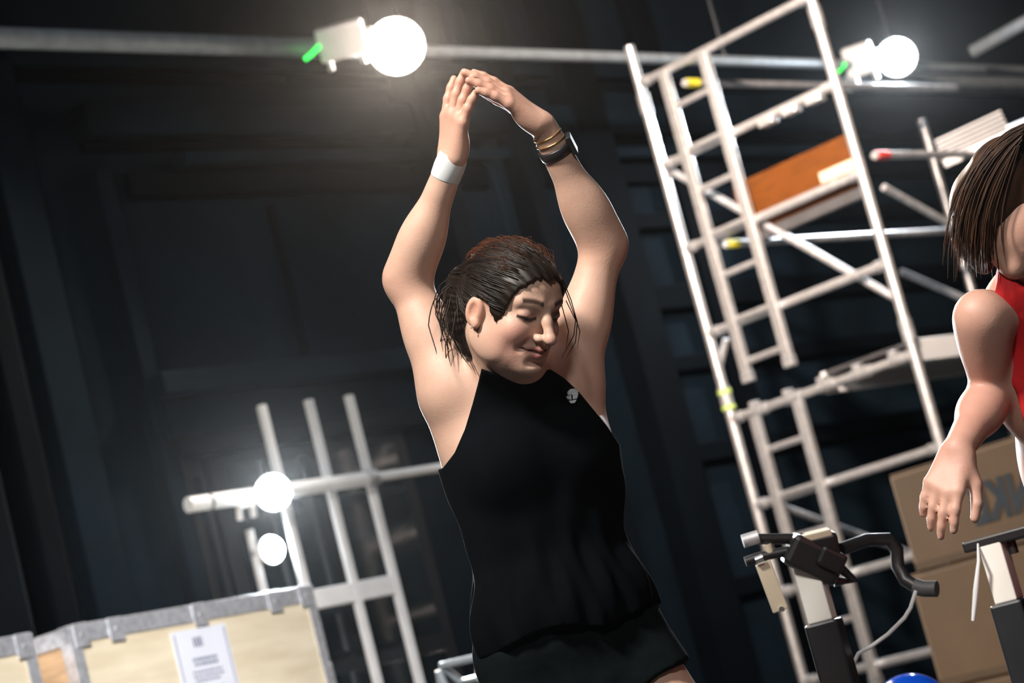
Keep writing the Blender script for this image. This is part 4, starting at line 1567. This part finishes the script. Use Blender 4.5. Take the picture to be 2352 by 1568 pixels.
field_mesh('body', bf2, 'skin', runner, 1, pigment_plain)
del bf2
for an in an2:
    sf = Field(steps((an[0] - .08, an[0] + .08, .007)), steps((an[1] - .24, an[1] + .10, .007)), steps((-.004, .14, .007)))
    sf.ell(an + np.array([0, -.01, -.03]), (.040, .055, .055), None, .02)
    sf.ell(an + np.array([0, -.10, -.050]), (.046, .11, .036), None, .04)
    g = sf.grid()
    sf.F = np.maximum(sf.F, (0.0 - g[2]) + 0 * sf.F)
    field_mesh('shoe', sf, 'shoe_cloth', runner, 1)
tk = Field(steps((.68, 1.30, .0045)), steps((3.90, 4.60, .0045)), steps((.80, 1.45, .0045)))
for c_, r_ in ((r_chest, (.165, .12, .21)), (r_belly, (.145, .11, .20)), (r_pelv + ZW * .05, (.168, .125, .12))):
    tk.ell(c_, r_, T2, .06)
tk.cone(Q2(2345, 690, .06), Q2(2318, 668, .05), .050, .046, .04)
tk.cone(r_chest, Q2(2318, 668, .06), .08, .05, .05)
g = tk.grid()
X3, Y3, Z3 = np.broadcast_arrays(*g)
p3 = np.stack([X3, Y3, Z3], -1) - EYE
z3 = p3 @ Fw
qx = 1176 + FPX * (p3 @ Rt) / z3
qy = 784 + FPX * (p3 @ Dn) / z3
ol = [(2292, 612), (2345, 655), (2420, 690), (2900, 700), (2900, 1500), (2400, 1500), (2352, 960), (2338, 905), (2308, 850), (2288, 780), (2282, 690)]
tk.F = np.maximum(tk.F, (poly_sd(qx, qy, ol) / 1280).astype(np.float32))
tk.F = (tk.F + .003 * np.sin(X3 * 70 + Z3 * 40) * .6).astype(np.float32)
tank, _ = field_mesh('tank_top', tk, 'red_cloth', runner, 1)
tank['label'] = 'red tank top'
del p3, z3, qx, qy, X3, Y3, Z3, tk
sf = Field(steps((.70, 1.30, .007)), steps((3.90, 4.60, .007)), steps((.52, 1.0, .007)))
sf.ell(r_pelv, (.172, .127, .14), T2, .05)
for kn, sx in ((kn2[0], -1), (kn2[1], 1)):
    hp_ = r_pelv + np.array([sx * .085, 0, -.06])
    sf.cone(hp_, hp_ + (kn - hp_) * .6, .098, .085, .03)
field_mesh('shorts', sf, 'shorts_black', runner, 1)
# brown hair hanging over the side of the face
hf = Field(steps((.60, 1.20, .003)), steps((3.80, 4.40, .003)), steps((1.20, 1.62, .003)))
hf.ell(hd2(0, -.016, .032), (.084, .104, .088), H2, .02)
hf.ell(hd2(0, -.06, -.02), (.072, .06, .07), H2, .02)
hf.chain([Q2(2290, 400, .0), Q2(2240, 470, .02), Q2(2228, 545, .03), Q2(2246, 610, .04)], [.050, .034, .026, .008], .03)
hf.chain([Q2(2320, 380, .0), Q2(2275, 470, .0), Q2(2258, 560, .02), Q2(2266, 615, .03)], [.05, .04, .026, .008], .03)
hf.ell(hd2(0, .10, -.03), (.062, .062, .085), H2, .006, True)
h2, _ = field_mesh('hair', hf, 'hair_brown', runner, 1)
st2 = MB()
for i in range(420):
    a = rng.uniform(-.35, 1)
    j = rng.normal(0, 7, 2)
    e_ = rng.uniform(.6, 1.15)
    c0 = np.array([2352 - 20 * a, 300 + 40 * a]) + j * .4
    c1_ = np.array([2255 + 60 * a, 355 + 60 * a]) + j
    c2_ = np.array([2205 + 60 * a, 480 + 20 * a]) + j * 1.6
    c3_ = np.array([2215 + 70 * a, 600 + 30 * rng.uniform(-1, 1)]) + j * 2
    dz = rng.uniform(-.075, .03)
    pp = []
    for t in np.linspace(0, min(1, e_), 8):
        c = (1 - t) ** 3 * c0 + 3 * t * (1 - t) ** 2 * c1_ + 3 * t * t * (1 - t) * c2_ + t ** 3 * c3_
        pp.append(Q2(c[0], c[1], dz * (1 - .4 * t)))
    st2.tube(pp, [.0013] * 7 + [.0004], 4, False)
o_ = st2.build('hair_strands', 'hair_brown', h2, True)
o_['kind'] = 'stuff'
